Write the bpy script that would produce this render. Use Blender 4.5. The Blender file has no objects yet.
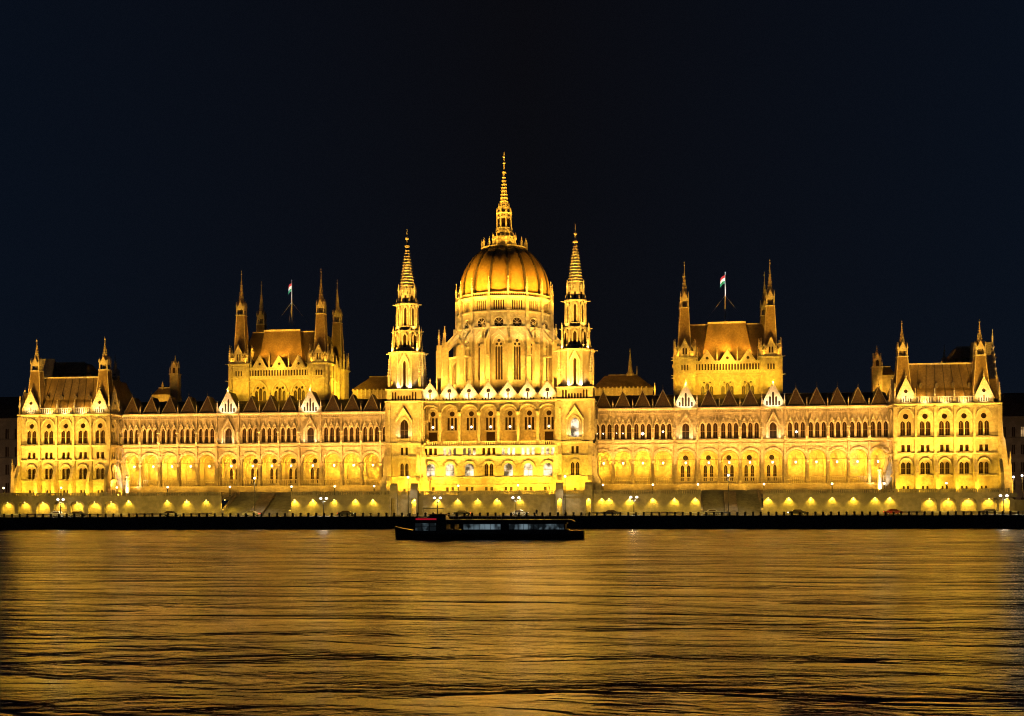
import bpy, math, random
from mathutils import Matrix, Vector, noise
from mathutils.geometry import tessellate_polygon
random.seed(7)
PI = math.pi
scene = bpy.context.scene
COL = scene.collection

# ------------------------------------------------------------------ camera model (level camera, small roll, lens shift)
FPX, TH, D0, CH, HOR, ROLL = 1255.0, 0.1171, 337.0, 6.5, 502.0, 0.00368
CX = 512.0
def UW(px, py, v):
    xr, yr = px - CX, HOR - py
    x0 = xr*math.cos(ROLL) + yr*math.sin(ROLL)
    y0 = -xr*math.sin(ROLL) + yr*math.cos(ROLL)
    d = D0 + v
    u = d*math.tan(math.atan(x0/FPX) - TH)
    yp = -u*math.sin(TH) + d*math.cos(TH)
    return u, CH + y0*yp/FPX
def U(px, v, py=460): return UW(px, py, v)[0]
def W(py, px, v): return UW(px, py, v)[1]
def MPP(px, v):
    return abs(U(px+.5, v) - U(px-.5, v))

# ------------------------------------------------------------------ materials
MATS = {}
def nmat(name):
    m = bpy.data.materials.new(name); m.use_nodes = True
    MATS[name] = m
    return m, m.node_tree.nodes, m.node_tree.links, m.node_tree.nodes['Principled BSDF']
def mottled(name, c1, c2, scale=1.0, rough=.8, bump=.0, c3=None, brick=None, metal=0):
    m, N, L, b = nmat(name)
    tc = N.new('ShaderNodeTexCoord')
    n1 = N.new('ShaderNodeTexNoise'); n1.inputs['Scale'].default_value = scale; n1.inputs['Detail'].default_value = 6
    L.new(tc.outputs['Object'], n1.inputs['Vector'])
    r = N.new('ShaderNodeValToRGB')
    r.color_ramp.elements[0].position = .35; r.color_ramp.elements[1].position = .65
    r.color_ramp.elements[0].color = (*c1, 1); r.color_ramp.elements[1].color = (*c2, 1)
    L.new(n1.outputs['Fac'], r.inputs['Fac'])
    out = r.outputs['Color']
    if c3:
        n2 = N.new('ShaderNodeTexNoise'); n2.inputs['Scale'].default_value = scale*.17; n2.inputs['Detail'].default_value = 3
        mp = N.new('ShaderNodeMapping'); mp.inputs['Scale'].default_value = (1, 1, .35)
        L.new(tc.outputs['Object'], mp.inputs['Vector']); L.new(mp.outputs['Vector'], n2.inputs['Vector'])
        r2 = N.new('ShaderNodeValToRGB'); r2.color_ramp.elements[0].position = .45; r2.color_ramp.elements[1].position = .7
        L.new(n2.outputs['Fac'], r2.inputs['Fac'])
        mx = N.new('ShaderNodeMix'); mx.data_type = 'RGBA'
        L.new(r2.outputs['Color'], mx.inputs['Factor']); L.new(out, mx.inputs['A']); mx.inputs['B'].default_value = (*c3, 1)
        out = mx.outputs['Result']
    L.new(out, b.inputs['Base Color'])
    b.inputs['Roughness'].default_value = rough; b.inputs['Metallic'].default_value = metal
    if bump:
        n3 = N.new('ShaderNodeTexNoise'); n3.inputs['Scale'].default_value = scale*3; n3.inputs['Detail'].default_value = 4
        L.new(tc.outputs['Object'], n3.inputs['Vector'])
        bp = N.new('ShaderNodeBump'); bp.inputs['Strength'].default_value = .6; bp.inputs['Distance'].default_value = bump
        L.new(n3.outputs['Fac'], bp.inputs['Height']); L.new(bp.outputs['Normal'], b.inputs['Normal'])
    return m
mottled('stone', (.37, .315, .235), (.56, .49, .38), 1.3, .85, .14, (.25, .20, .14))
mottled('stone_trim', (.38, .33, .26), (.62, .56, .46), 2.2, .8, .08, (.36, .31, .24))
mottled('stone_grey', (.23, .205, .16), (.34, .30, .24), .9, .9, .06, (.15, .14, .12))
mottled('slate', (.05, .036, .026), (.10, .07, .048), 1.6, .6, .04, (.035, .026, .02))
mottled('gablet_slate_lit', (.11, .07, .042), (.18, .12, .075), 2.0, .6, .05, (.08, .055, .035))  # slate with warm light put into its colour, for the gablets only
mottled('roof_tile', (.17, .115, .06), (.27, .19, .10), 2.2, .6, .05, (.12, .08, .045))
mottled('dome_metal', (.25, .155, .045), (.36, .225, .07), 1.1, .5, .04, (.19, .11, .035))
mottled('dark_stone', (.12, .10, .08), (.2, .17, .14), 1.0, .9)
mottled('quay_stone', (.035, .033, .03), (.07, .065, .06), .8, .9, .08, (.025, .025, .025))
mottled('asphalt', (.04, .04, .04), (.065, .062, .06), 1.5, .85, .02)
mottled('paving', (.13, .12, .10), (.2, .185, .16), 1.0, .85, .02)
mottled('earth', (.03, .032, .022), (.06, .055, .04), .2, .95)
mottled('iron', (.02, .02, .02), (.035, .035, .035), 3, .5, metal=.4)
mottled('gilt', (.5, .42, .22), (.6, .5, .3), 3, .4, metal=.5)
mottled('hull', (.008, .012, .016), (.016, .022, .028), .7, .35)
mottled('boat_white', (.16, .18, .2), (.22, .24, .26), .7, .45)
mottled('car_dark', (.015, .016, .02), (.025, .026, .03), 2, .3)
mottled('car_silver', (.35, .36, .38), (.42, .43, .45), 2, .3)
mottled('car_red', (.25, .02, .02), (.3, .03, .03), 2, .3)
mottled('rubber', (.015, .015, .015), (.02, .02, .02), 2, .8)
mottled('facade_far', (.16, .13, .11), (.24, .2, .17), .6, .9, 0, (.11, .09, .08))
mottled('roof_far', (.05, .04, .035), (.09, .07, .06), .6, .9)
mottled('window_frame', (.16, .11, .06), (.22, .15, .09), 3, .7)
mottled('coat', (.02, .02, .03), (.03, .03, .04), 3, .9)
mottled('skin', (.45, .28, .2), (.5, .32, .23), 3, .6)
mottled('flag_red', (.55, .02, .03), (.65, .03, .04), 3, .8)
mottled('flag_white', (.75, .75, .75), (.8, .8, .8), 3, .8)
mottled('flag_green', (.02, .25, .09), (.03, .32, .12), 3, .8)
m, N, L, b = nmat('glass')
b.inputs['Base Color'].default_value = (.030, .016, .007, 1); b.inputs['Roughness'].default_value = .35; b.inputs['Specular IOR Level'].default_value = .2
def emat(name, col, s):
    m, N, L, b = nmat(name)
    b.inputs['Base Color'].default_value = (*[c*.4 for c in col], 1)
    b.inputs['Emission Color'].default_value = (*col, 1); b.inputs['Emission Strength'].default_value = s
emat('lamp_glass', (1, .78, .42), 5)
emat('lamp_white', (1, .9, .78), 3.5)
emat('lamp_yellow', (1, .72, .2), 7)
emat('headlight', (.9, .95, 1), 14)
emat('taillight', (1, .03, .02), 5)
emat('red_strip', (1, .02, .05), .28)
emat('floodlamp', (1, .85, .5), 6)
emat('chandelier', (1, .85, .6), 5)
def litglass(name, col, s, scale, lo=.35, hi=.7):
    m, N, L, b = nmat(name)       # lamp-lit room seen through the pane: patches of bright and dim
    tc = N.new('ShaderNodeTexCoord'); n = N.new('ShaderNodeTexNoise'); n.inputs['Scale'].default_value = scale; n.inputs['Detail'].default_value = 2
    oi = N.new('ShaderNodeObjectInfo'); ad = N.new('ShaderNodeVectorMath'); ad.operation = 'ADD'
    sc = N.new('ShaderNodeVectorMath'); sc.operation = 'SCALE'; sc.inputs['Scale'].default_value = .37
    L.new(oi.outputs['Location'], sc.inputs[0]); L.new(tc.outputs['Object'], ad.inputs[0]); L.new(sc.outputs[0], ad.inputs[1])
    L.new(ad.outputs[0], n.inputs['Vector'])
    r = N.new('ShaderNodeMapRange'); r.inputs['From Min'].default_value = lo; r.inputs['From Max'].default_value = hi
    r.inputs['To Min'].default_value = .04*s; r.inputs['To Max'].default_value = s
    L.new(n.outputs['Fac'], r.inputs['Value'])
    b.inputs['Base Color'].default_value = (.02, .02, .02, 1); b.inputs['Roughness'].default_value = .3
    b.inputs['Emission Color'].default_value = (*col, 1); L.new(r.outputs['Result'], b.inputs['Emission Strength'])
litglass('glass_lit', (1, .80, .52), 1.5, .5, .40, .64)
litglass('glass_boat', (.46, .64, .74), .24, .5, .42, .62)
litglass('glass_warm', (1, .6, .25), .5, .7)

# ------------------------------------------------------------------ mesh helpers
class Frame:
    def __init__(s, x=0, y=0, z=0, a=0): s.x, s.y, s.z, s.a = x, y, z, a; s.c, s.s = math.cos(a), math.sin(a)
    def p(f, s, d, t): return (f.x + s*f.c + d*f.s, f.y + s*f.s - d*f.c, f.z + t)
F0 = Frame()
class MB:
    def __init__(s, mat='stone'): s.v = []; s.f = []; s.mi = []; s.names = []; s.mat = mat
    def idx(s, mat):
        mat = mat or s.mat
        if mat not in s.names: s.names.append(mat)
        return s.names.index(mat)
    def add(s, vs, fs, mat=None):
        o = len(s.v); k = s.idx(mat); s.v += [tuple(q) for q in vs]
        for f in fs: s.f.append(tuple(i+o for i in f)); s.mi.append(k)
    def box(s, F, s0, s1, d0, d1, t0, t1, mat=None):
        if s0 > s1: s0, s1 = s1, s0
        q = [F.p(a, b, c) for c in (t0, t1) for (a, b) in ((s0, d0), (s1, d0), (s1, d1), (s0, d1))]
        s.add(q, [(0, 1, 2, 3), (4, 7, 6, 5), (0, 4, 5, 1), (1, 5, 6, 2), (2, 6, 7, 3), (3, 7, 4, 0)], mat)
    def prof(s, F, pr, s0, s1, mat=None):          # (d,t) profile swept along s
        n = len(pr); q = [F.p(s0, a, b) for a, b in pr] + [F.p(s1, a, b) for a, b in pr]
        s.add(q, [tuple(range(n)), tuple(range(2*n-1, n-1, -1))] + [(i, i+n, (i+1) % n+n, (i+1) % n) for i in range(n)], mat)
    def plate(s, F, poly, d0, d1, mat=None):       # (s,t) polygon swept along d
        n = len(poly); q = [F.p(a, d0, b) for a, b in poly] + [F.p(a, d1, b) for a, b in poly]
        tri = tessellate_polygon([[Vector((a, b, 0)) for a, b in poly]])
        fs = [tuple(t) for t in tri] + [tuple(i+n for i in t) for t in tri] + [(i, i+n, (i+1) % n+n, (i+1) % n) for i in range(n)]
        s.add(q, fs, mat)
    def panel(s, F, outline, holes, d, depth, mat=None, rev=None):
        loops = [outline] + holes; allp = [p for l in loops for p in l]
        tri = tessellate_polygon([[Vector((a, b, 0)) for a, b in l] for l in loops])
        s.add([F.p(a, d, b) for a, b in allp], [tuple(t) for t in tri], mat)
        for h in holes:
            n = len(h); q = [F.p(a, d, b) for a, b in h] + [F.p(a, d-depth, b) for a, b in h]
            s.add(q, [(i, i+n, (i+1) % n+n, (i+1) % n) for i in range(n)], rev or mat)
    def ring(s, F, inner, outer, d0, d1, mat=None):   # open band between two equally long polylines
        n = len(inner); q = []
        for l, d in ((inner, d0), (outer, d0), (inner, d1), (outer, d1)): q += [F.p(a, d, b) for a, b in l]
        fs = []
        for i in range(n-1): fs += [(i+2*n, i+1+2*n, i+1+3*n, i+3*n), (i, i+1, i+1+2*n, i+2*n), (i+n, i+1+n, i+1+3*n, i+3*n)]
        for i in (0, n-1): fs.append((i, i+n, i+3*n, i+2*n))
        s.add(q, fs, mat)
    def lathe(s, x, y, pr, n=8, rot=None, mat=None, ang0=0, ang1=2*PI):   # (r,z) profile
        rot = PI/n if rot is None else rot
        q = []; full = abs(ang1-ang0-2*PI) < 1e-6; m = n if full else n+1
        for r, z in pr:
            for k in range(m):
                a = rot + ang0 + (ang1-ang0)*k/n; q.append((x + r*math.cos(a), y + r*math.sin(a), z))
        fs = []
        for i in range(len(pr)-1):
            for k in range(m if full else m-1):
                k2 = (k+1) % m; fs.append((i*m+k, i*m+k2, (i+1)*m+k2, (i+1)*m+k))
        fs.append(tuple(range(m))); fs.append(tuple((len(pr)-1)*m+k for k in range(m)))
        s.add(q, fs, mat)
    def frus(s, x0, x1, y0, y1, z0, X0, X1, Y0, Y1, z1, mat=None):
        q = [(x0, y0, z0), (x1, y0, z0), (x1, y1, z0), (x0, y1, z0), (X0, Y0, z1), (X1, Y0, z1), (X1, Y1, z1), (X0, Y1, z1)]
        s.add(q, [(0, 1, 2, 3), (4, 7, 6, 5), (0, 4, 5, 1), (1, 5, 6, 2), (2, 6, 7, 3), (3, 7, 4, 0)], mat)
    def tube(s, a, b, r, r2=None, n=6, mat=None):
        a, b = Vector(a), Vector(b); z = (b-a).normalized(); x = z.orthogonal().normalized(); y = z.cross(x); r2 = r if r2 is None else r2
        q = [a + (x*math.cos(2*PI*k/n) + y*math.sin(2*PI*k/n))*r for k in range(n)] + [b + (x*math.cos(2*PI*k/n) + y*math.sin(2*PI*k/n))*r2 for k in range(n)]
        s.add(q, [tuple(range(n)), tuple(range(2*n-1, n-1, -1))] + [(k, (k+1) % n, (k+1) % n+n, k+n) for k in range(n)], mat)
    def ball(s, x, y, z, r, mat=None, n=8, rz=None):
        rz = rz or r; s.lathe(x, y, [(max(.001, r*math.sin(PI*i/6)), z - rz*math.cos(PI*i/6)) for i in range(7)], n, mat=mat)
    def mesh(s, name):
        me = bpy.data.meshes.new(name); me.from_pydata(s.v, [], s.f)
        for n in s.names: me.materials.append(MATS[n])
        me.polygons.foreach_set('material_index', s.mi); me.update(); return me
    def build(s, name, parent=None, smooth=False):
        me = s.mesh(name)
        if smooth: me.polygons.foreach_set('use_smooth', [True]*len(me.polygons))
        return put(me, name, parent)
def put(me, name, parent=None, loc=(0, 0, 0), rz=0):
    o = bpy.data.objects.new(name, me); COL.objects.link(o)
    o.rotation_euler = (0, 0, rz)
    off = Vector(parent.get('_off', (0, 0, 0))) if parent else Vector((0, 0, 0))
    o.location = Vector(loc) - off
    if parent: o.parent = parent
    return o
def thing(name, label, cat, loc, group=None, rz=0):
    o = bpy.data.objects.new(name, None); COL.objects.link(o); o.location = loc; o.rotation_euler = (0, 0, rz)
    tag(o, label, cat, group); return o
def tag(o, label=None, cat=None, group=None, kind=None):
    if label: o['label'] = label
    if cat: o['category'] = cat
    if group: o['group'] = group
    if kind: o['kind'] = kind
    return o
def clone(root, loc, label=None, rz=None):
    c = root.copy(); COL.objects.link(c); c.location = loc
    if rz is not None: c.rotation_euler = (0, 0, rz)
    if label: c['label'] = label
    for ch in list(root.children):
        d = ch.copy(); COL.objects.link(d); d.parent = c
        for g in list(ch.children):
            e = g.copy(); COL.objects.link(e); e.parent = d
    return c
def at(me, name, parent, F, s=0, d=0, t=0):
    return put(me, name, parent, F.p(s, d, t), F.a)
_cache = {}
def cached(key, fn):
    if key not in _cache: _cache[key] = fn()
    return _cache[key]

# ---- lamps
NL = [0]
def spot(p, q, power, col, ang=90, blend=.6, size=.3):
    l = bpy.data.lights.new('floodlight_beam', 'SPOT'); l.energy = power; l.color = col; l.spot_size = math.radians(ang); l.spot_blend = blend; l.shadow_soft_size = size
    o = bpy.data.objects.new('floodlight_beam', l); COL.objects.link(o); o.location = p
    o.rotation_euler = (Vector(q)-Vector(p)).to_track_quat('-Z', 'Y').to_euler(); NL[0] += 1; return o
def bulb(p, power, col, size=.15, parent=None):
    l = bpy.data.lights.new('lamp_light', 'POINT'); l.energy = power; l.color = col; l.shadow_soft_size = size
    o = bpy.data.objects.new('lamp_light', l); COL.objects.link(o); o.location = p; NL[0] += 1
    if parent: o.parent = parent
    return o
GOLD = (1, .48, .035); YEL = (1, .535, .025); WARM = (1, .52, .06); PALE = (1, .74, .34); AMB = (1, .425, .025); ROSE = (1, .475, .09)

# ---- opening shapes (s,t) relative to the opening's bottom centre
def rect(c, w, t0, t1): return [(c-w/2, t0), (c+w/2, t0), (c+w/2, t1), (c-w/2, t1)]
def archpts(c, w, ts, rise, n=5):                 # pointed head, right to left
    R = w; k = rise/(.866*w); out = []
    for i in range(n+1):
        a = PI/3*i/n; out.append((c - w/2 + R*math.cos(a), ts + R*math.sin(a)*k))
    for i in range(n-1, -1, -1):
        a = PI/3*i/n; out.append((c + w/2 - R*math.cos(a), ts + R*math.sin(a)*k))
    return out
def rarch(c, w, ts, rise, n=12):
    return [(c + w/2*math.cos(PI*i/n), ts + rise*math.sin(PI*i/n)) for i in range(n+1)]
def lancet(c, w, t0, t1, rise=None, rnd=False):
    rise = rise or w*.75
    head = rarch(c, w, t1-rise, rise, 8) if rnd else archpts(c, w, t1-rise, rise)
    return [(c-w/2, t0), (c+w/2, t0)] + head
def circ(c, t, r, n=12): return [(c + r*math.cos(2*PI*i/n), t + r*math.sin(2*PI*i/n)) for i in range(n)]
def shift(l, s, t): return [(a+s, b+t) for a, b in l]

def window_mesh(key, shapes, depth, glass='glass', hood=None, sill=None, bars=True, lampat=None):
    def mk():
        mb = MB(glass)
        for sh in shapes:
            mb.panel(F0, sh, [], -depth+.02, 0, glass)
            xs = [a for a, b in sh]; ts = [b for a, b in sh]; w = max(xs)-min(xs); h = max(ts)-min(ts); c = (max(xs)+min(xs))/2
            if bars and h > 1.3*w and w > .7:
                mb.box(F0, c-.035, c+.035, -depth+.02, -depth+.08, min(ts), max(ts)-.1*h, 'window_frame')
                mb.box(F0, min(xs)+.01, max(xs)-.01, -depth+.02, -depth+.075, min(ts)+.45*h, min(ts)+.45*h+.1, 'window_frame')
        if hood:
            for (c, w, ts, rise, th, pr, rnd) in hood:
                a = rarch(c, w, ts, rise) if rnd else archpts(c, w, ts, rise)
                b_ = rarch(c, w+2*th, ts, rise+th) if rnd else archpts(c, w+2*th, ts, rise+th)
                mb.ring(F0, a, b_, .003, pr, 'stone_trim')
        if sill: mb.box(F0, sill[0], sill[1], .003, .28, sill[2], sill[2]+.22, 'stone_trim')
        if lampat:
            for (s, t, r) in lampat: mb.lathe(s, depth-.25, [(.02, t-r), (r*.8, t-r*.4), (r, t), (r*.5, t+r*.6), (.02, t+r*.9)], 8, mat='chandelier')
        return mb.mesh('window')
    return cached(key, mk)

# ---- small stonework pieces (origin at the base centre)
def pinnacle_mesh(h, w, crock=True, mat='stone_trim'):
    def mk():
        mb = MB(mat); hs = h*.42
        mb.lathe(0, 0, [(w*.7, 0), (w*.7, hs), (w*.95, hs+.01*h), (w*.95, hs+.05*h), (w*.62, hs+.06*h)], 4)
        pr = [(w*.62, hs+.0602*h)]; n = 5
        for i in range(1, n+1):
            z = hs + .06*h + (h*.42)*i/n; r = w*.62*(1-i/(n+.6))
            pr += [(r+.05*w, z-.02*h), (r+.26*w, z), (r, z+.012*h)]
        pr += [(w*.08, h*.93), (w*.3, h*.95), (w*.3, h*.965), (.02, h)]
        mb.lathe(0, 0, pr, 4 if w < .35 else 8)
        return mb.mesh('pinnacle')
    return cached(('pin', round(h, 2), round(w, 2), mat), mk)
def pinnacle(parent, x, y, z, h, w, name='pinnacle', mat='stone_trim'): return put(pinnacle_mesh(h, w, mat=mat), name, parent, (x, y, z))

def spire_turret(parent, x, y, z0, zl, zb, zt, w0, w1, name='turret', roof='roof_tile', finial=True):
    """square steep roof z0..zl, open belvedere zl..zb, spire zb..zt; half-widths w0 at the foot, w1 at the ledge"""
    mb = MB(roof)
    mb.frus(x-w0, x+w0, y-w0, y+w0, z0, x-w1, x+w1, y-w1, y+w1, zl)
    for (sx, sy) in ((-1, -1), (1, -1), (1, 1), (-1, 1)):       # stone hips
        mb.tube((x+sx*w0, y+sy*w0, z0), (x+sx*w1, y+sy*w1, zl), .14, .12, 5, 'stone')
    mb.box(F0, x-w1-.2, x+w1+.2, -(y-w1-.2), -(y+w1+.2), zl, zl+.3, 'stone_trim')
    hb = zb-zl
    for (sx, sy) in ((-1, -1), (1, -1), (1, 1), (-1, 1)):
        px_, py_ = x+sx*(w1-.12), y+sy*(w1-.12)
        mb.box(F0, px_-.17, px_+.17, -(py_-.17), -(py_+.17), zl+.3, zb-hb*.1, 'stone_trim')
        mb.lathe(px_+sx*.1, py_+sy*.1, [(.2, zb-hb*.1), (.24, zb), (.02, zb+hb*.5)], 4, mat='stone_trim')
    mb.box(F0, x-w1, x+w1, -(y-w1), -(y+w1), zb-hb*.34, zb-hb*.1, 'stone_trim')
    mb.box(F0, x-w1*.42, x+w1*.42, -(y-w1*.42), -(y+w1*.42), zl+.3, zb-hb*.1, 'dark_stone')
    for k in range(4):                                          # gablets
        F = Frame(x, y, 0, k*PI/2)
        mb.plate(F, [(-w1*.75, zb-hb*.1), (w1*.75, zb-hb*.1), (0, zb+hb*.62)], w1-.16, w1+.04, 'stone_trim')
    H = zt-zb; r = w1*.8
    pr = [(r, zb-hb*.1)]
    for i in range(1, 8):
        q = r*(1-i/8.3); z = zb + H*.78*i/8; pr += [(q+.03, z-.15), (q+.11, z), (q, z+.06)]
    pr += [(.07, zb+H*.86), (.2, zb+H*.88), (.2, zb+H*.9), (.06, zb+H*.91), (.05, zb+H*.95), (.14, zb+H*.96), (.02, zt)]
    mb.lathe(x, y, pr, 8, mat='stone')
    return mb.build(name, parent)

def balustrade(mb, F, s0, s1, d, t0, t1, pitch=.55, w=.16, mat='stone_trim', th=.22):
    n = max(2, int(round((s1-s0)/pitch)))
    mb.box(F, s0, s1, d-th, d, t0, t0+.16, mat); mb.box(F, s0, s1, d-th-.02, d+.04, t1-.2, t1, mat)
    for i in range(n+1):
        c = s0 + (s1-s0)*i/n; a = max(s0+.002, c-w/2); b_ = min(s1-.002, c+w/2)
        mb.box(F, a, b_, d-th+.02, d-.02, t0+.16, t1-.2, mat)
def cornice(mb, F, s0, s1, t, out=.65, h=.6, mat='stone_trim', d=0):
    mb.prof(F, [(d+.003, t-h), (d+out*.45, t-h*.8), (d+out*.5, t-h*.45), (d+out, t-h*.3), (d+out, t), (d+.003, t)], s0, s1, mat)
def corbels(mb, F, s0, s1, t0, t1, n, d=0, out=.35, mat='stone_trim'):
    p = (s1-s0)/n
    for i in range(n): mb.box(F, s0+p*(i+.25), s0+p*(i+.75), d+.003, d+out, t0, t1, mat)

# ================================================================== THE PARLIAMENT
TER = 8.3     # terrace level
ROAD = 3.0
root = thing('parliament_building', 'floodlit neo-Gothic parliament with central ribbed dome, twin spires and long arcaded river wings', 'building', (U(490, 0), 10, TER))
root['_off'] = tuple(root.location)
def part(mb, name): return mb.build(name, root)

# ------------------------------------------------------------------ arcade wings
VW = 8.0
RX = 838
wl = {k: W(y, RX, VW) for k, y in dict(corn=405.6, slot0=410.2, slot1=407.6, wt=421.6, wb=437.2, sill=438.3, sillb=440.3, crown=449.0, spring=457.2,
      par=476.0, flo=482.6, base=491.5, tie=458.6).items()}
def wing(side):
    if side < 0:
        bays = [(131.3-.2, 3), (150.1, 3), (168.9, 3), (187.7, 3), (206.5, 3), (228.6, 1), (250.1, 3), (269.4, 3), (288.7, 3), (310.6, 1), (332, 3), (351.6, 3), (371, 3), (390.6, 3)]
    else:
        bays = [(603.3, 3), (622.9, 3), (642.8, 3), (663.2, 3), (685.9, 1), (709.1, 3), (729.8, 3), (750.5, 3), (773.3, 1), (796.6, 3), (817.5, 3), (838.3, 3), (858.9, 3), (879.6, 3)]
    cs = [U(p, VW) for p, k in bays]; n = len(cs)
    edges = [cs[0]-(cs[1]-cs[0])/2] + [(cs[i]+cs[i+1])/2 for i in range(n-1)] + [cs[-1]+(cs[-1]-cs[-2])/2]
    F = Frame(0, VW, 0, 0)
    mb = MB('stone'); p = part(mb, 'arcade_wing')      # placeholder mesh swapped below so that sub-parts can be parented
    s0, s1 = edges[0]-.5, edges[-1]+.5
    LD = 4.6
    hw, pw = 1.12, 1.70
    for i, (px, kind) in enumerate(bays):
        c = cs[i]; a, b_ = edges[i], edges[i+1]; w = b_-a
        # upper storey
        h = wl['wt']-wl['wb']
        if kind == 3:
            shp = [lancet(k*pw, hw, 0, h, .95, True) for k in (-1, 0, 1)]
            lit = None
            hood = [(k*pw, hw+.16, h-.95, 1.05, .2, .16, False) for k in (-1, 0, 1)]
            wm = window_mesh('tri', shp, .55, 'glass', hood, (-2.45, 2.45, -.26))
            if (side > 0 and i in (0, 1, 2, 3, 9)):
                lp = {0: [(-pw, 1.6, .16), (0, 1.6, .2)], 1: [(-pw, 1.7, .14), (0, 1.6, .2)], 2: [(0, 1.5, .45)], 3: [(0, 2.0, .3)], 9: [(0, 1.6, .36)]}[i]
                wm = window_mesh(('tri', i), shp, .55, 'glass', hood, (-2.45, 2.45, -.26), lampat=lp)
            at(wm, 'triple_window', p, F, c, 0, wl['wb'])
            # tall gabled tracery strips over each lancet
            for k in (-1, 0, 1):
                g0 = wl['wt']-.35
                mb.ring(F, [(c+k*pw-.62, g0), (c+k*pw, g0+1.35), (c+k*pw+.62, g0)], [(c+k*pw-.84, g0-.05), (c+k*pw, g0+1.85), (c+k*pw+.84, g0-.05)], .003, .5, 'stone_trim')
                mb.tube(F.p(c+k*pw, .3, g0+1.7), F.p(c+k*pw, .3, g0+2.6), .13, .04, 5, 'stone_trim')
                mb.box(F, c+(k+.5)*pw-.1, c+(k+.5)*pw+.1, .003, .2, wl['wb'], wl['wt']-.8, 'stone_trim')
                mb.box(F, c+(k+.5)*pw-.07, c+(k+.5)*pw+.07, .003, .12, wl['wt']-.3, wl['slot0']-.4, 'stone_trim')
        else:
            shp = [lancet(0, 1.9, 0, h+.1, 1.2, False)]
            at(window_mesh('single', shp, .6, 'glass', [(0, 2.05, h-1.1, 1.3, .25, .3, False)], (-1.4, 1.4, -.3)), 'tall_window', p, F, c, 0, wl['wb'])
            # steep gable hood above
            g = wl['wt']+.2
            mb.ring(F, [(c-1.45, g-.9), (c, g+2.0), (c+1.45, g-.9)], [(c-1.95, g-.9), (c, g+2.9), (c+1.95, g-.9)], .003, .7, 'stone_trim')
            for sg in (-1, 1): mb.box(F, c+sg*1.7-.22, c+sg*1.7+.22, .003, .45, wl['wb']-.8, g-.9, 'stone_trim')
        mb.panel(F, [(a, wl['sill']), (b_, wl['sill']), (b_, wl['corn']-.6), (a, wl['corn']-.6)], [shift(q, c, wl['wb']) for q in shp], 0, .55)
        # arch storey
        aw = min(w-.85, 4.75)
        hole = [(c-aw/2, wl['flo']), (c+aw/2, wl['flo'])] + rarch(c, aw, wl['spring'], wl['crown']-wl['spring'], 14)
        mb.panel(F, [(a, wl['flo']-.02), (b_, wl['flo']-.02), (b_, wl['sill']), (a, wl['sill'])], [hole], 0, .9)
        for k_, (th, pr) in enumerate(((.32, .14), (.6, .26))):
            w0 = aw+.02 + (0 if k_ == 0 else .66)
            mb.ring(F, rarch(c, w0, wl['spring'], w0/2*(wl['crown']-wl['spring'])/(aw/2), 14), rarch(c, w0+2*.3, wl['spring'], (w0+.6)/2*(wl['crown']-wl['spring'])/(aw/2), 14), .003, pr, 'stone_trim')
        mb.box(F, c-aw/2+.01, c+aw/2-.01, -.6, -.3, wl['par']-.25, wl['par'], 'stone_trim')     # parapet
        for q in range(9): mb.box(F, c-aw/2+aw*(q+.5)/9-.1, c-aw/2+aw*(q+.5)/9+.1, -.52, -.38, wl['flo'], wl['par']-.25, 'stone')
        mb.box(F, c-aw/2-.02, c+aw/2+.02, -.5, -.44, wl['tie'], wl['tie']+.07, 'iron')
        # loggia back wall
        FB = Frame(0, VW+LD, 0, 0); inner = (side < 0 and 5 <= i <= 9) or (side > 0 and 4 <= i <= 8)
        if inner:
            ww = .95; sh = [lancet(-.85, ww, 0, 4.4, .8), lancet(.85, ww, 0, 4.4, .8), circ(0, 6.4, .72)]
            door = (i == 7 and side < 0) or (i == 6 and side > 0)
            wm = window_mesh('logwin' + str(door), sh, .45, 'glass', [(0, 3.4, 5.2, 2.4, .25, .15, False)], (-1.7, 1.7, -.25))
            at(wm, 'loggia_window', p, FB, c, 0, wl['flo']+.7)
            mb.panel(FB, [(a, wl['flo']), (b_, wl['flo']), (b_, wl['crown']+.8), (a, wl['crown']+.8)], [shift(q, c, wl['flo']+.7) for q in sh], 0, .45)
        else:
            mb.panel(FB, [(a, wl['flo']), (b_, wl['flo']), (b_, wl['crown']+.8), (a, wl['crown']+.8)], [], 0, 0)
            mb.box(FB, a+.3, b_-.3, .003, .12, wl['par']-.9, wl['par']-.7, 'stone_trim')
        mb.ring(FB, rarch(c, w-1.2, wl['spring'], wl['crown']-wl['spring']-.2, 12), rarch(c, w-.7, wl['spring'], wl['crown']-wl['spring'], 12), .003, .2, 'stone_trim')
        # cornice furniture
        corbels(mb, F, a+.35, b_-.35, wl['slot0'], wl['slot1'], 8 if kind == 3 else 7, 0, .4)
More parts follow.
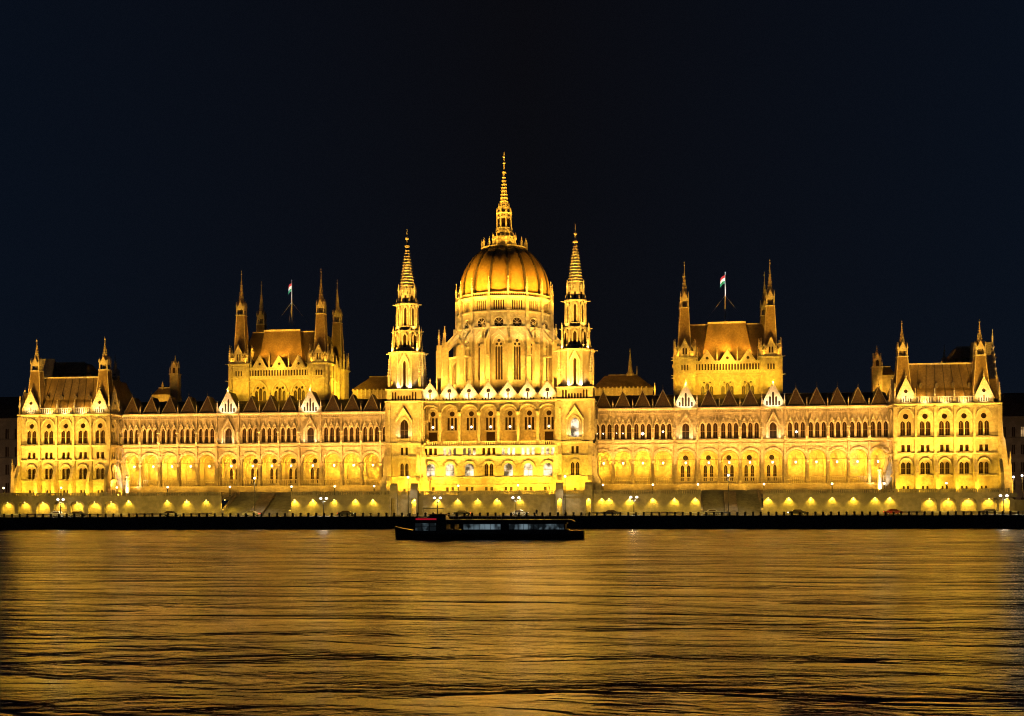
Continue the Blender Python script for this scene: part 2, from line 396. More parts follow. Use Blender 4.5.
        # roof gablets
        if kind == 3:
            hw_ = min(w*.42, 2.35); zt = W(387.2, RX, VW+1)
            def gab(hw_=hw_):
                g = MB('gablet_slate_lit'); H = zt-wl['corn']
                g.add([(-hw_, 0, 0), (hw_, 0, 0), (0, .9, H), (0, 5.5, H*.98), (-hw_, 5.5, 0), (hw_, 5.5, 0)], [(0, 1, 2), (0, 2, 3, 4), (1, 5, 3, 2), (0, 4, 5, 1)])
                g.tube((-hw_, 0, 0), (0, .9, H), .13, .1, 5, 'stone_trim'); g.tube((hw_, 0, 0), (0, .9, H), .13, .1, 5, 'stone_trim')
                g.box(F0, -hw_, hw_, 0, .14, -.02, .2, 'stone')
                g.tube((0, .9, H-.1), (0, .9, H+1.5), .06, .03, 5, 'iron'); g.ball(0, .9, H+.5, .15, 'iron', 6)
                for k in range(3): g.box(F0, -.32+k*.22, -.2+k*.22, -.25, -.1, .9, 1.5, 'dark_stone')
                return g.mesh('roof_gablet')
            put(cached(('gab', round(hw_, 2)), gab), 'roof_gablet', p, (c, VW+.25, wl['corn']+.02))
        else:
            hw_ = 2.95; H = W(384, 773, VW)-wl['corn']; G = Frame(c, VW+.1, wl['corn']+.02, 0)
            holes = [lancet(k*.82, .58, .25, (1-abs(k)*.3)*H*.66, .35) for k in (-2, -1, 0, 1, 2)]
            g = MB('stone_trim'); g.panel(F0, [(-hw_, 0), (hw_, 0), (0, H)], holes, .3, .35)
            for q in holes: g.panel(F0, q, [], -.03, 0, 'glass')
            g.ring(F0, [(-hw_-.1, 0), (0, H+.1), (hw_+.1, 0)], [(-hw_-.45, 0), (0, H+.6), (hw_+.45, 0)], -.1, .55)
            g.add([(-hw_, .1, 0), (0, .1, H), (hw_, .1, 0), (-hw_, 6, 0), (0, 6, H), (hw_, 6, 0)], [(0, 1, 4, 3), (1, 2, 5, 4), (3, 4, 5)], 'slate')
            g.lathe(0, -.2, [(.18, H+.3), (.28, H+.8), (.1, H+.9), (.03, H+1.5)], 6)
            put(g.mesh('gable'), 'gable', p, G.p(0, 0, 0))
            for sg in (-1, 1): pinnacle(p, c+sg*(w/2-.05), VW-.3, wl['corn'], 3.4, .34)
    # piers, pilasters and pinnacles at the bay edges
    for j, e in enumerate(edges):
        big = any(abs(e-edges[q]) < .01 for q in ([5, 6, 9, 10] if side < 0 else [4, 5, 8, 9]))
        mb.box(F, e-.30, e+.30, .004, .5 if not big else .8, wl['flo']-.1, wl['spring']+.6, 'stone')
        mb.lathe(e, VW-.25, [(.34, wl['spring']-1.3), (.5, wl['spring']-.9), (.5, wl['spring']-.6), (.3, wl['spring']-.5)], 8, mat='stone_trim')
        mb.box(F, e-.26, e+.26, .004, .5 if not big else .85, wl['spring']+.6, wl['sillb']-.2, 'stone')
        mb.box(F, e-.2, e+.2, .004, .42 if not big else .8, wl['sill'], wl['corn']-.7, 'stone')
        mb.prof(F, [(.004, wl['wb']+2.1), (.75, wl['wb']+1.9), (.75, wl['wb']+.2), (.5, wl['wb']-.4), (.004, wl['wb']-.4)], e-.28, e+.28, 'stone_trim')
        if not big: pinnacle(p, e, VW-.15, wl['corn'], 2.35, .3)
        mb.box(F, e-.55, e+.55, -LD+.02, -LD+.5, wl['flo'], wl['spring'], 'stone')
    st = MB('stone_trim'); st.lathe(0, 0, [(.3, 0), (.34, .15), (.2, .2), (.3, .5), (.22, 1.1), (.3, 1.5), (.12, 1.72), (.17, 1.9), (.12, 2.1), (.02, 2.2)], 6)
    st.lathe(0, .1, [(.42, 2.5), (.5, 2.6), (.45, 2.8), (.1, 3.9), (.02, 4.3)], 6); st.box(F0, -.3, .3, -.42, -.3, 0, 2.6); sm_ = st.mesh('niche_statue')
    for e_ in edges[1:-1]: put(sm_, 'niche_statue', p, (e_, VW-.95, wl['wb']+.25))
    # long horizontal members
    mb.box(F, s0, s1, .005, .55, wl['sillb'], wl['sill'], 'stone_trim')
    mb.box(F, s0, s1, .005, .2, wl['sillb']-.75, wl['sillb']-.55, 'stone_trim')
    mb.prof(F, [(.004, wl['corn']-.75), (.3, wl['corn']-.7), (.62, wl['corn']-.3), (.62, wl['corn']), (-1.5, wl['corn']), (-1.5, wl['corn']-.75)], s0, s1, 'stone_trim')
    mb.box(F, s0, s1, .008, .16, wl['slot0']-.35, wl['slot0']-.15, 'stone_trim')
    mb.box(F, s0, s1, -LD, -.905, wl['crown']+.35, wl['crown']+.8, 'stone')            # loggia ceiling
    mb.box(F, s0, s1, -LD-.5, .6, wl['flo']-.35, wl['flo']-.021, 'stone_trim')           # loggia floor
    mb.box(F, s0, s1, -1, .35, TER-.5, wl['flo']-.35, 'stone')                       # plinth
    mb.prof(F, [(.35, TER), (.7, TER), (.7, TER+.9), (.35, TER+1.2)], s0, s1, 'stone')
    mb.box(F, s0, s1, -LD-.95, -LD-.6, TER, wl['corn']-.3, 'stone')
    for sg, e in ((-1, s0), (1, s1)): mb.box(F, e-.2, e+.2, -LD, -.95, wl['flo'], wl['crown']+.3, 'stone')
    me = mb.mesh('arcade_wing'); p.data = me
    r = MB('slate')
    rz = W(393, RX, VW+9)
    r.frus(s0, s1, VW+1.2, VW+22, wl['corn']-.1, s0+.1, s1-.1, VW+9, VW+14, rz)
    r.box(F0, s0, s1, -(VW+11.2), -(VW+11.5), rz, rz+.35, 'stone')
    r.build('roof', p)
    # rear body
    q = MB('stone'); q.box(F0, s0, s1, -(VW+5.3), -(VW+22), TER, wl['corn']-.2); q.build('rear_wall', p)
    return cs, edges
WL = wing(-1); WR = wing(1)

# ------------------------------------------------------------------ end pavilions
def pavilion(side):
    V = 0.0
    if side < 0: bx = [31.7, 48.7, 65.8, 83.0, 100.2]; ref = 100; tw = (37.4, 105.4)
    else: bx = [905.9, 925.5, 944.7, 964.0, 983.9]; ref = 945; tw = (902.3, 979.9)
    cs = [U(p, V) for p in bx]; pit = (cs[-1]-cs[0])/4
    cs = [cs[0]+pit*i for i in range(5)]
    R_ = 945
    g = {k: W(y, R_, V) for k, y in dict(corn=403.2, circ=416, lt=420.6, lb=435.2, led=437, st=444.6, sb=451.8, str1=453, ct=461.8, cb=473.8, str2=475,
        bt=485.8, bb=489.2, base=490.8, arc=458, slt=396.3, slb=402, gp=378.5).items()}
    g['base'] = TER+.9
    e = [cs[0]-pit/2-(.9 if side < 0 else .3)] + [(cs[i]+cs[i+1])/2 for i in range(4)] + [cs[4]+pit/2+(1.5 if side > 0 else .15)]
    F = Frame(0, V, 0, 0)
    mb = MB('stone'); p = part(mb, 'end_pavilion')
    m = .257
    DEP = 26
    def up_shapes():
        return [lancet(-.76, 1.22, g['lb'], g['lt'], .8), lancet(.76, 1.22, g['lb'], g['lt'], .8), circ(0, g['circ'], .74)]
    def front(Fr, c, a, b_, door=False):
        sh = up_shapes()
        sm = [rect(-.70, .88, g['sb'], g['st']), rect(.70, .88, g['sb'], g['st'])]
        lo = [lancet(-.68, 1.08, g['cb'], g['ct'], .65), lancet(.68, 1.08, g['cb'], g['ct'], .65)]
        ba = [rect(-.55, .6, g['bb'], g['bt']), rect(.55, .6, g['bb'], g['bt'])]
        allh = [shift(q, c, 0) for q in sh+sm+lo+ba]
        mb.panel(Fr, [(a, TER-.3), (b_, TER-.3), (b_, g['corn']-.5), (a, g['corn']-.5)], allh, 0, .55)
        at(window_mesh('pvu', sh, .5, 'glass', [(0, 3.5, g['circ']-.4, 2.2, .32, .4, True)], (-1.6, 1.6, g['lb']-.3)), 'twin_lancet_window', p, Fr, c, 0, 0)
        at(window_mesh('pvs', sm, .5, 'glass', None, (-1.3, 1.3, g['sb']-.26), bars=False), 'small_window', p, Fr, c, 0, 0)
        at(window_mesh('pvl', lo, .5, 'glass', [(0, 2.9, g['ct']-1.0, 1.8, .3, .42, True)], (-1.5, 1.5, g['cb']-.3)), 'arched_window', p, Fr, c, 0, 0)
        at(window_mesh('pvb', ba, .5, 'glass', None, None, bars=False), 'basement_window', p, Fr, c, 0, 0)
        mb.box(Fr, c-.12, c+.12, .003, .2, g['lb'], g['lt']-.4, 'stone_trim')
        mb.box(Fr, c-.1, c+.1, .003, .14, g['cb'], g['ct']-.4, 'stone_trim')
    def bands(Fr, a, b_):
        for t, o, h in ((g['led'], .6, .5), (g['str1'], .4, .35), (g['str2'], .4, .35)): mb.box(Fr, a, b_, .005, o, t-h, t, 'stone_trim')
        mb.box(Fr, a, b_, .006, .14, g['circ']+2.3, g['circ']+2.5, 'stone_trim')
        cornice(mb, Fr, a, b_, g['corn'], .7, .8)
        corbels(mb, Fr, a+.2, b_-.2, g['corn']-1.3, g['corn']-.82, int((b_-a)/.8), 0, .3)
        mb.box(Fr, a, b_, .006, .8, TER-.3, g['base'], 'stone_grey')
    for i in range(5): front(F, cs[i], e[i], e[i+1])
    bands(F, e[0]-.5, e[5]+.5)
    # side walls (three bays towards the city), both flanks
    for sg, ex in ((-1, e[0]), (1, e[5])):
        Fs = Frame(ex, V if sg > 0 else V, 0, PI/2 if sg > 0 else -PI/2)
        # local s runs +y for sg>0 and -y for sg<0
        n = 5; L = DEP/n
        for k in range(n):
            c = (k+.5)*L*(1 if sg > 0 else -1)
            a, b_ = (c-L/2, c+L/2)
            front(Fs, c, a, b_)
        a, b_ = (0, DEP) if sg > 0 else (-DEP, 0)
        bands(Fs, a, b_)
        for k in range(1, n):
            c = k*L*(1 if sg > 0 else -1)
            mb.box(Fs, c-.3, c+.3, .004, .4, g['str1'], g['corn']-.8)
            mb.prof(Fs, [(.004, g['str1']), (.35, g['str1']-.2), (1.4, g['cb']+1), (1.7, TER+.5), (1.7, TER-.3), (.004, TER-.3)], c-.4, c+.4)
        balustrade(mb, Fs, a+.4, b_-.4, .1, g['corn'], g['slt'], .6, .2)
    mb.box(F0, e[0], e[5], -(V+DEP-.5), -(V+DEP), TER, g['corn']-.5)
    # pilasters and sloping buttresses on the front
    for i in range(6):
        x = e[i]; w = .3 if 0 < i < 5 else .5
        mb.box(F, x-w, x+w, .004, .7, g['str1'], g['corn']-.8)
        zz = g['str1']-.6
        mb.prof(F, [(.004, zz+.9), (.5, zz+.2), (.9, zz-1.2), (1.9, g['ct']-1.4), (2.5, g['cb']+.4), (2.7, g['cb']-1.0), (3.0, TER+1.2), (3.0, TER-.3), (.004, TER-.3)], x-.42, x+.42)
        if i in (0, 5): mb.prof(F, [(.004, zz+.8), (.9, zz+3.2), (.9, zz-1), (.004, zz-1)], x-.3, x+.3)
    # outer corner raking buttresses
    for sg, ex in ((-1, e[0]), (1, e[5])):
        if sg != side: continue
        Fs = Frame(ex, V+1.0, 0, PI/2 if sg > 0 else -PI/2)
        zz = g['str1']
        for q in (0, 12):
            s_ = (q if sg > 0 else -q)
            mb.prof(Fs, [(.01, zz+1), (.6, zz), (2.3, g['ct']-1.2), (2.5, g['ct']+1.0), (3.1, g['ct']-.8), (3.2, TER-.3), (.01, TER-.3)], s_-.5, s_+.5)
            pinnacle(p, ex+sg*2.85, V+1.0+q, g['ct']-.6, 3.2, .35)
    # balustrade with posts between the two gables
    gw = pit*.5
    balustrade(mb, F, e[1]+.1, e[4]-.1, .15, g['slb']-.2, g['slt'], .62, .26)
    for i in range(1, 5):
        pinnacle(p, e[i], V+.05, g['corn'], 4.1, .36)
    G_ = MB('stone_trim')
    Hh = g['gp']-g['corn']
    hs = [circ(0, Hh*.50, .52)] + [lancet(k*.62, .34, .35, 1.5 if k else 2.2, .3) for k in (-2, -1, 0, 1, 2)]
    G_.panel(F0, [(-gw*.98, 0), (gw*.98, 0), (gw*.98, 1.1), (0, Hh), (-gw*.98, 1.1)], hs, .3, .4)
    for q in hs: G_.panel(F0, q, [], -.08, 0, 'glass')
    G_.ring(F0, [(-gw, 1.1), (0, Hh+.1), (gw, 1.1)], [(-gw-.25, 1.1), (0, Hh+.55), (gw+.25, 1.1)], -.15, .5)
    G_.box(F0, -gw*.98, gw*.98, -.4, -.1, 0, 1.1)
    G_.add([(-gw*.98, .1, 1.1), (0, .1, Hh), (gw*.98, .1, 1.1), (-gw*.98, 4, 1.1), (0, 4, Hh), (gw*.98, 4, 1.1)], [(0, 1, 4, 3), (1, 2, 5, 4), (0, 3, 5, 2)], 'roof_tile')
    G_.lathe(0, -.1, [(.16, Hh+.3), (.3, Hh+.8), (.1, Hh+.95), (.03, Hh+1.8)], 6)
    gm = G_.mesh('gable')
    for c in (cs[0], cs[4]): put(gm, 'gable', p, (c, V-.05, g['corn']))
    for sg, ex in ((-1, e[0]), (1, e[5])):
        put(gm, 'gable', p, (ex+sg*.05, V+3.2, g['corn']), sg*PI/2)
        pinnacle(p, ex, V, g['corn'], 5.4, .45)
        pinnacle(p, ex, V+6.6, g['corn'], 4.4, .36)
    p.data = mb.mesh('end_pavilion')
    # mansard roof
    r = MB('roof_tile'); zr = W(367, 945, V+9) if side > 0 else W(378.4, 70, V+9); zr = (W(367, 945, V+9)+W(378.4, 70, V+9))/2
    ze = g['corn']+.3
    r.frus(e[0]+.8, e[5]-.8, V+1.2, V+DEP-1, ze, e[0]+4.2, e[5]-4.2, V+5.4, V+DEP-5, zr)
    r.box(F0, e[0]+4.1, e[5]-4.1, -(V+5.2), -(V+5.5), zr, zr+.4, 'stone_trim')
    for i in range(9):                    # standing ribs on the front slope
        s_ = e[0]+3+(e[5]-e[0]-6)*i/8; s2 = e[0]+5+(e[5]-e[0]-10)*i/8
        r.tube((s_, V+1.15, ze), (s2, V+5.35, zr), .1, .1, 4, 'slate')
    ro = r.build('roof', p)
    for i in range(4):
        c = e[0]+7+(e[5]-e[0]-14)*i/3; d_ = MB('slate'); zz = ze+(zr-ze)*.38; yy = V+1.2+4.2*.38
        d_.box(F0, -.35, .35, .3, -.8, 0, .8); d_.add([(-.5, -.35, .8), (.5, -.35, .8), (0, -.35, 1.5), (0, 1.2, 1.5), (-.5, .6, .8), (.5, .6, .8)], [(0, 1, 2), (0, 2, 3, 4), (1, 5, 3, 2)])
        put(d_.mesh('dormer'), 'dormer', p, (c, yy, zz))
    # upper lantern roof behind, standing over the end hall
    u0, u1 = (U(52, V+22), U(96, V+22)) if side < 0 else (U(948, V+22), U(990, V+22))
    zt = (W(351, 970, V+22)+W(363, 70, V+22))/2
    rb = MB('dark_stone'); rb.box(F0, u0, u1, -(V+16), -(V+25), zr-1.5, zt-3.2); rb.frus(u0-.4, u1+.4, V+15.6, V+25.4, zt-3.2, u0+1.5, u1-1.5, V+18, V+23, zt, 'roof_tile')
    for k in range(6): rb.box(F0, u0+(u1-u0)*(k+.3)/6, u0+(u1-u0)*(k+.7)/6, -(V+15.9), -(V+16.1), zr+.1, zt-3.6, 'slate')
    rb.box(F0, u0+1.4, u1-1.4, -(V+17.9), -(V+18.2), zt, zt+.35, 'stone_trim'); rb.build('upper_roof', p)
    # turrets
    hs = 1
    for px in tw:
        x = U(px, V+3.0); y = V+3.0
        if side < 0: q = lambda yy, p_=px: W(yy, p_, y)
        zl = (W(359, 902, y)+W(370.5, 37, y))/2; zb = (W(349.5, 902, y)+W(361.5, 37, y))/2; zt_ = (W(321.5, 902, y)+W(337, 37, y))/2
        spire_turret(p, x, y, g['corn']+.2, zl, zb, zt_, 2.3, 1.2)
    # rear turret
    px = 115.5 if side < 0 else 918; y = V+22
    x = U(px, y) if side < 0 else U(902.3, V+3)
    if side < 0: spire_turret(p, x, y, g['corn'], W(377, 115, y), W(372, 115, y), W(354.5, 115, y), 1.8, .9, 'rear_turret')
    if side > 0:
        x = U(944.6, V+20); spire_turret(p, x, V+20, g['corn']+2, W(362, 945, V+20), W(359, 945, V+20), W(344.5, 945, V+20), .9, .55, 'rear_turret')
    # stepped end gable facing away from the river wings, edged with crockets
    eg = MB('stone'); ex = e[5] if side > 0 else e[0]; sg = side
    Fe = Frame(ex, V+13, 0, PI/2*sg)
    zt = (W(341, 995, V+13)+W(354, 50, V+13))/2
    ZE = g['corn']-.4
    pro = 1.6
    holes = [lancet(k*2.1, .95, ZE-8, ZE-1.5 if k else ZE, .8) for k in (-1, 0, 1)]
    eg.panel(Fe, [(-6.2, TER), (6.2, TER), (6.2, ZE), (0, zt-1.5), (-6.2, ZE)], holes, pro, .5)
    for q in holes: eg.panel(Fe, q, [], pro-.45, 0, 'glass')
    eg.box(Fe, -6.2, -6.0, -.2, pro, TER, ZE); eg.box(Fe, 6.0, 6.2, -.2, pro, TER, ZE)
    eg.ring(Fe, [(-6.2, ZE), (0, zt-1.5), (6.2, ZE)], [(-6.7, ZE), (0, zt-.8), (6.7, ZE)], -4, pro+.2, 'stone_trim')
    for k in range(1, 9):
        for s2 in (-1, 1): eg.lathe(*Fe.p(s2*6.5*(1-k/9), pro, 0)[:2], [(.2, ZE+(zt-.8-ZE)*k/9), (.42, ZE+.5+(zt-.8-ZE)*k/9), (.1, ZE+1.0+(zt-.8-ZE)*k/9)], 5, mat='stone_trim')
    go = eg.build('end_gable', p)
    pinnacle(p, *Fe.p(0, pro, 0)[:2], zt-1.6, 4.2, .4)
    for s2 in (-1, 1):
        pinnacle(p, *Fe.p(s2*6.4, pro, 0)[:2], ZE-1, 6.0, .5)
    # stepped flank buttress
    fb = MB('stone'); 
    for s2 in (-6.4, 6.4):
        fb = MB('stone'); fb.prof(Fe, [(.02, ZE), (pro+.4, ZE-.5), (pro+.9, ZE-8), (pro+1.4, ZE-9), (pro+2.0, ZE-15), (pro+2.7, ZE-17), (pro+3.2, TER+3), (pro+3.3, TER-.3), (.02, TER-.3)], s2-.7, s2+.7)
        fb.build('flank_buttress', p)
    return cs, e, g
PL = pavilion(-1); PR = pavilion(1)
def ang_of_view(x, y): return math.atan2(x, y+D0)

# ------------------------------------------------------------------ central block and front towers
VC = -4.0; VT = -7.0; VTC = -1.9
cx_g = [430.5, 450.0, 469.5, 489.1, 508.6, 528.2, 547.8]
cs = [U(p, VC) for p in cx_g]; pit = (cs[-1]-cs[0])/6; cs = [cs[0]+pit*i for i in range(7)]
c_ = {k: W(y, 490, VC) for k, y in dict(corn=400.3, crown=404.2, spring=412.5, circ=412.5, wt=416.5, wb=429.2, balt=441.2, balb=445.6, rt=447.6, rb=454.8, str1=456,
      at=463.2, ab=475.8, str2=477, str3=484.4, bt=487, bb=490.5, gp=383.5).items()}
def central():
    F = Frame(0, VC, 0, 0); mb = MB('stone'); p = part(mb, 'central_block')
    e = [cs[0]-pit/2-.6] + [(cs[i]+cs[i+1])/2 for i in range(6)] + [cs[6]+pit/2+.6]
    LD = 3.9; FB = Frame(0, VC+LD, 0, 0)
    for i in range(7):
        c = cs[i]; a, b_ = e[i], e[i+1]
        r = [rect(k*1.35, .82, c_['rb'], c_['rt']) for k in (-1, 0, 1)]
        ar = [lancet(0, 2.35, c_['ab'], c_['at'], 1.15, True)] if i != 3 else [lancet(-.68, 1.0, c_['ab'], c_['at'], .8), lancet(.68, 1.0, c_['ab'], c_['at'], .8)]
        ba = [rect(-.72, .75, c_['bb'], c_['bt']), rect(.72, .75, c_['bb'], c_['bt'])]
        mb.panel(F, [(a, TER-.3), (b_, TER-.3), (b_, c_['balb']), (a, c_['balb'])], [shift(q, c, 0) for q in r+ar+ba], 0, .5)
        lit1 = i in (1, 2, 4, 5, 6); lit2 = i != 3
        at(window_mesh(('cr', lit1), r, .45, 'glass_lit' if lit1 else 'glass', None, (-2.0, 2.0, c_['rb']-.26), bars=False), 'triple_window', p, F, c, 0, 0)
        at(window_mesh(('ca', lit2), ar, .45, 'glass_lit' if lit2 else 'glass', [(0, 3.1, c_['at']-1.3, 1.6, .38, .45, True)], (-1.7, 1.7, c_['ab']-.3)), 'arched_window', p, F, c, 0, 0)
        at(window_mesh('cb', ba, .45, 'glass', bars=False), 'basement_window', p, F, c, 0, 0)
        mb.box(F, c-2.0, c+2.0, .003, .2, c_['rt']+.45, c_['rt']+.65, 'stone_trim')
        # loggia arches
        aw = pit-.85
        hole = [(c-aw/2, c_['balb']), (c+aw/2, c_['balb'])] + rarch(c, aw, c_['spring'], c_['crown']-c_['spring']-.2, 14)
        mb.panel(F, [(a, c_['balb']-.01), (b_, c_['balb']-.01), (b_, c_['corn']), (a, c_['corn'])], [hole], 0, .8)
        mb.ring(F, rarch(c, aw+.04, c_['spring'], c_['crown']-c_['spring']-.2, 14), rarch(c, aw+.62, c_['spring'], c_['crown']-c_['spring']+.1, 14), .003, .3, 'stone_trim')
        # inner wall
        sh = [rect(k*.98, .62, c_['wb'], c_['wt']) for k in (-1, 0, 1)] + [circ(0, c_['circ'], .72)]
        tall = i in (0, 3, 6)
        if tall: sh.append(rect(0, 2.4, c_['balb']+.3, c_['wb']-.5))
        mb.panel(FB, [(a, c_['balb']-.3), (b_, c_['balb']-.3), (b_, c_['corn']-.6), (a, c_['corn']-.6)], [shift(q, c, 0) for q in sh], 0, .4)
        mb.ring(FB, rarch(c, 3.3, c_['circ']-.6, 2.0, 12), rarch(c, 3.8, c_['circ']-.6, 2.25, 12), .003, .2, 'stone_trim')
        at(window_mesh(('cl', tall), sh, .35, 'glass', None, (-1.7, 1.7, c_['wb']-.3), bars=False, lampat=[(0, c_['wb']+.9, .36)]), 'loggia_window', p, FB, c, 0, 0)
        balustrade(mb, F, c-aw/2, c+aw/2, .9, c_['balb'], c_['balt'], .5, .2)
        # gable
        G_ = MB('stone_trim'); H = c_['gp']-c_['corn']; gw = pit*.47
        hs = [circ(0, H*.58, .58)] + [lancet(k*.8, .4, .15, .7 if k else 2.2, .3) for k in (-2, -1, 0, 1, 2)]
        G_.panel(F0, [(-gw, 0), (gw, 0), (gw*1.0, H*.28), (0, H), (-gw, H*.28)], hs, .3, .4)
        for q in hs: G_.panel(F0, q, [], -.08, 0, 'glass')
        G_.ring(F0, [(-gw, H*.28), (0, H), (gw, H*.28)], [(-gw-.15, H*.28+.25), (0, H+.45), (gw+.15, H*.28+.25)], -.1, .5)
        G_.add([(-gw, .1, 0), (-gw, .1, H*.28), (0, .1, H), (gw, .1, H*.28), (gw, .1, 0), (-gw, 5, 0), (-gw, 5, H*.28), (0, 5, H), (gw, 5, H*.28), (gw, 5, 0)],
               [(0, 1, 6, 5), (1, 2, 7, 6), (2, 3, 8, 7), (3, 4, 9, 8), (5, 6, 7, 8, 9)], 'roof_tile')
        G_.lathe(0, -.1, [(.15, H+.3), (.15, H+.7), (.34, H+.95), (.12, H+1.15), (.04, H+1.6)], 6)
        put(cached('cgab', lambda: G_.mesh('gable')), 'gable', p, (c, VC-.1, c_['corn']+.02))
    for j, x in enumerate(e):
        mb.box(F, x-.34, x+.34, .004, .55, c_['balb'], c_['spring']+.4); mb.lathe(x, VC-.3, [(.4, c_['spring']-.8), (.6, c_['spring']-.2), (.6, c_['spring']+.2), (.3, c_['spring']+.4)], 8, mat='stone_trim')
        mb.box(F, x-.16, x+.16, .004, .3, c_['spring']+.4, c_['corn']-.6)
        pinnacle(p, x, VC-.25, c_['corn'], 2.4, .3)
    s0, s1 = e[0], e[7]
    mb.prof(F, [(.005, c_['balb']-.6), (.5, c_['balb']-.55), (1.05, c_['balb']-.15), (1.05, c_['balb']), (.005, c_['balb'])], s0, s1, 'stone_trim')
    for t in ('str1', 'str2', 'str3'): mb.box(F, s0, s1, .006, .42, c_[t]-.3, c_[t], 'stone_trim')
    cornice(mb, F, s0, s1, c_['corn'], .55, .55)
    mb.box(F, s0, s1, -LD+.02, -.81, c_['corn']-.9, c_['corn']-.6)
    mb.box(F, s0, s1, -LD+.02, -.0, c_['balb']-.4, c_['balb']-.05)
    mb.box(F, s0, s1, .007, .5, TER-.3, c_['bb']-.35, 'stone_grey')
    mb.box(F, s0, s1, -LD-1.5, -LD-.9, TER, c_['corn']-.3)
    # body behind
    mb.box(F, s0-9, s1+9, -52, -LD-2, TER, c_['corn']-.2)
    p.data = mb.mesh('central_block')
    rr = MB('slate'); rr.frus(s0-8, s1+8, VC+5, VC+50, c_['corn']-.2, s0-6, s1+6, VC+9, VC+46, c_['corn']+1.8); rr.build('roof', p)
    # chimney blocks between gables
    for x, yy in ((439.5, 379), ( 556, 379)):
        ch = MB('stone_trim'); ch.box(F0, U(x, VC+3)-.4, U(x, VC+3)+.4, -(VC+2.6), -(VC+3.4), c_['corn'], W(yy, 490, VC+3)); ch.box(F0, U(x, VC+3)-.55, U(x, VC+3)+.55, -(VC+2.45), -(VC+3.55), W(yy, 490, VC+3), W(yy, 490, VC+3)+.4)
        ch.build('chimney', p)
    return e
CE = central()

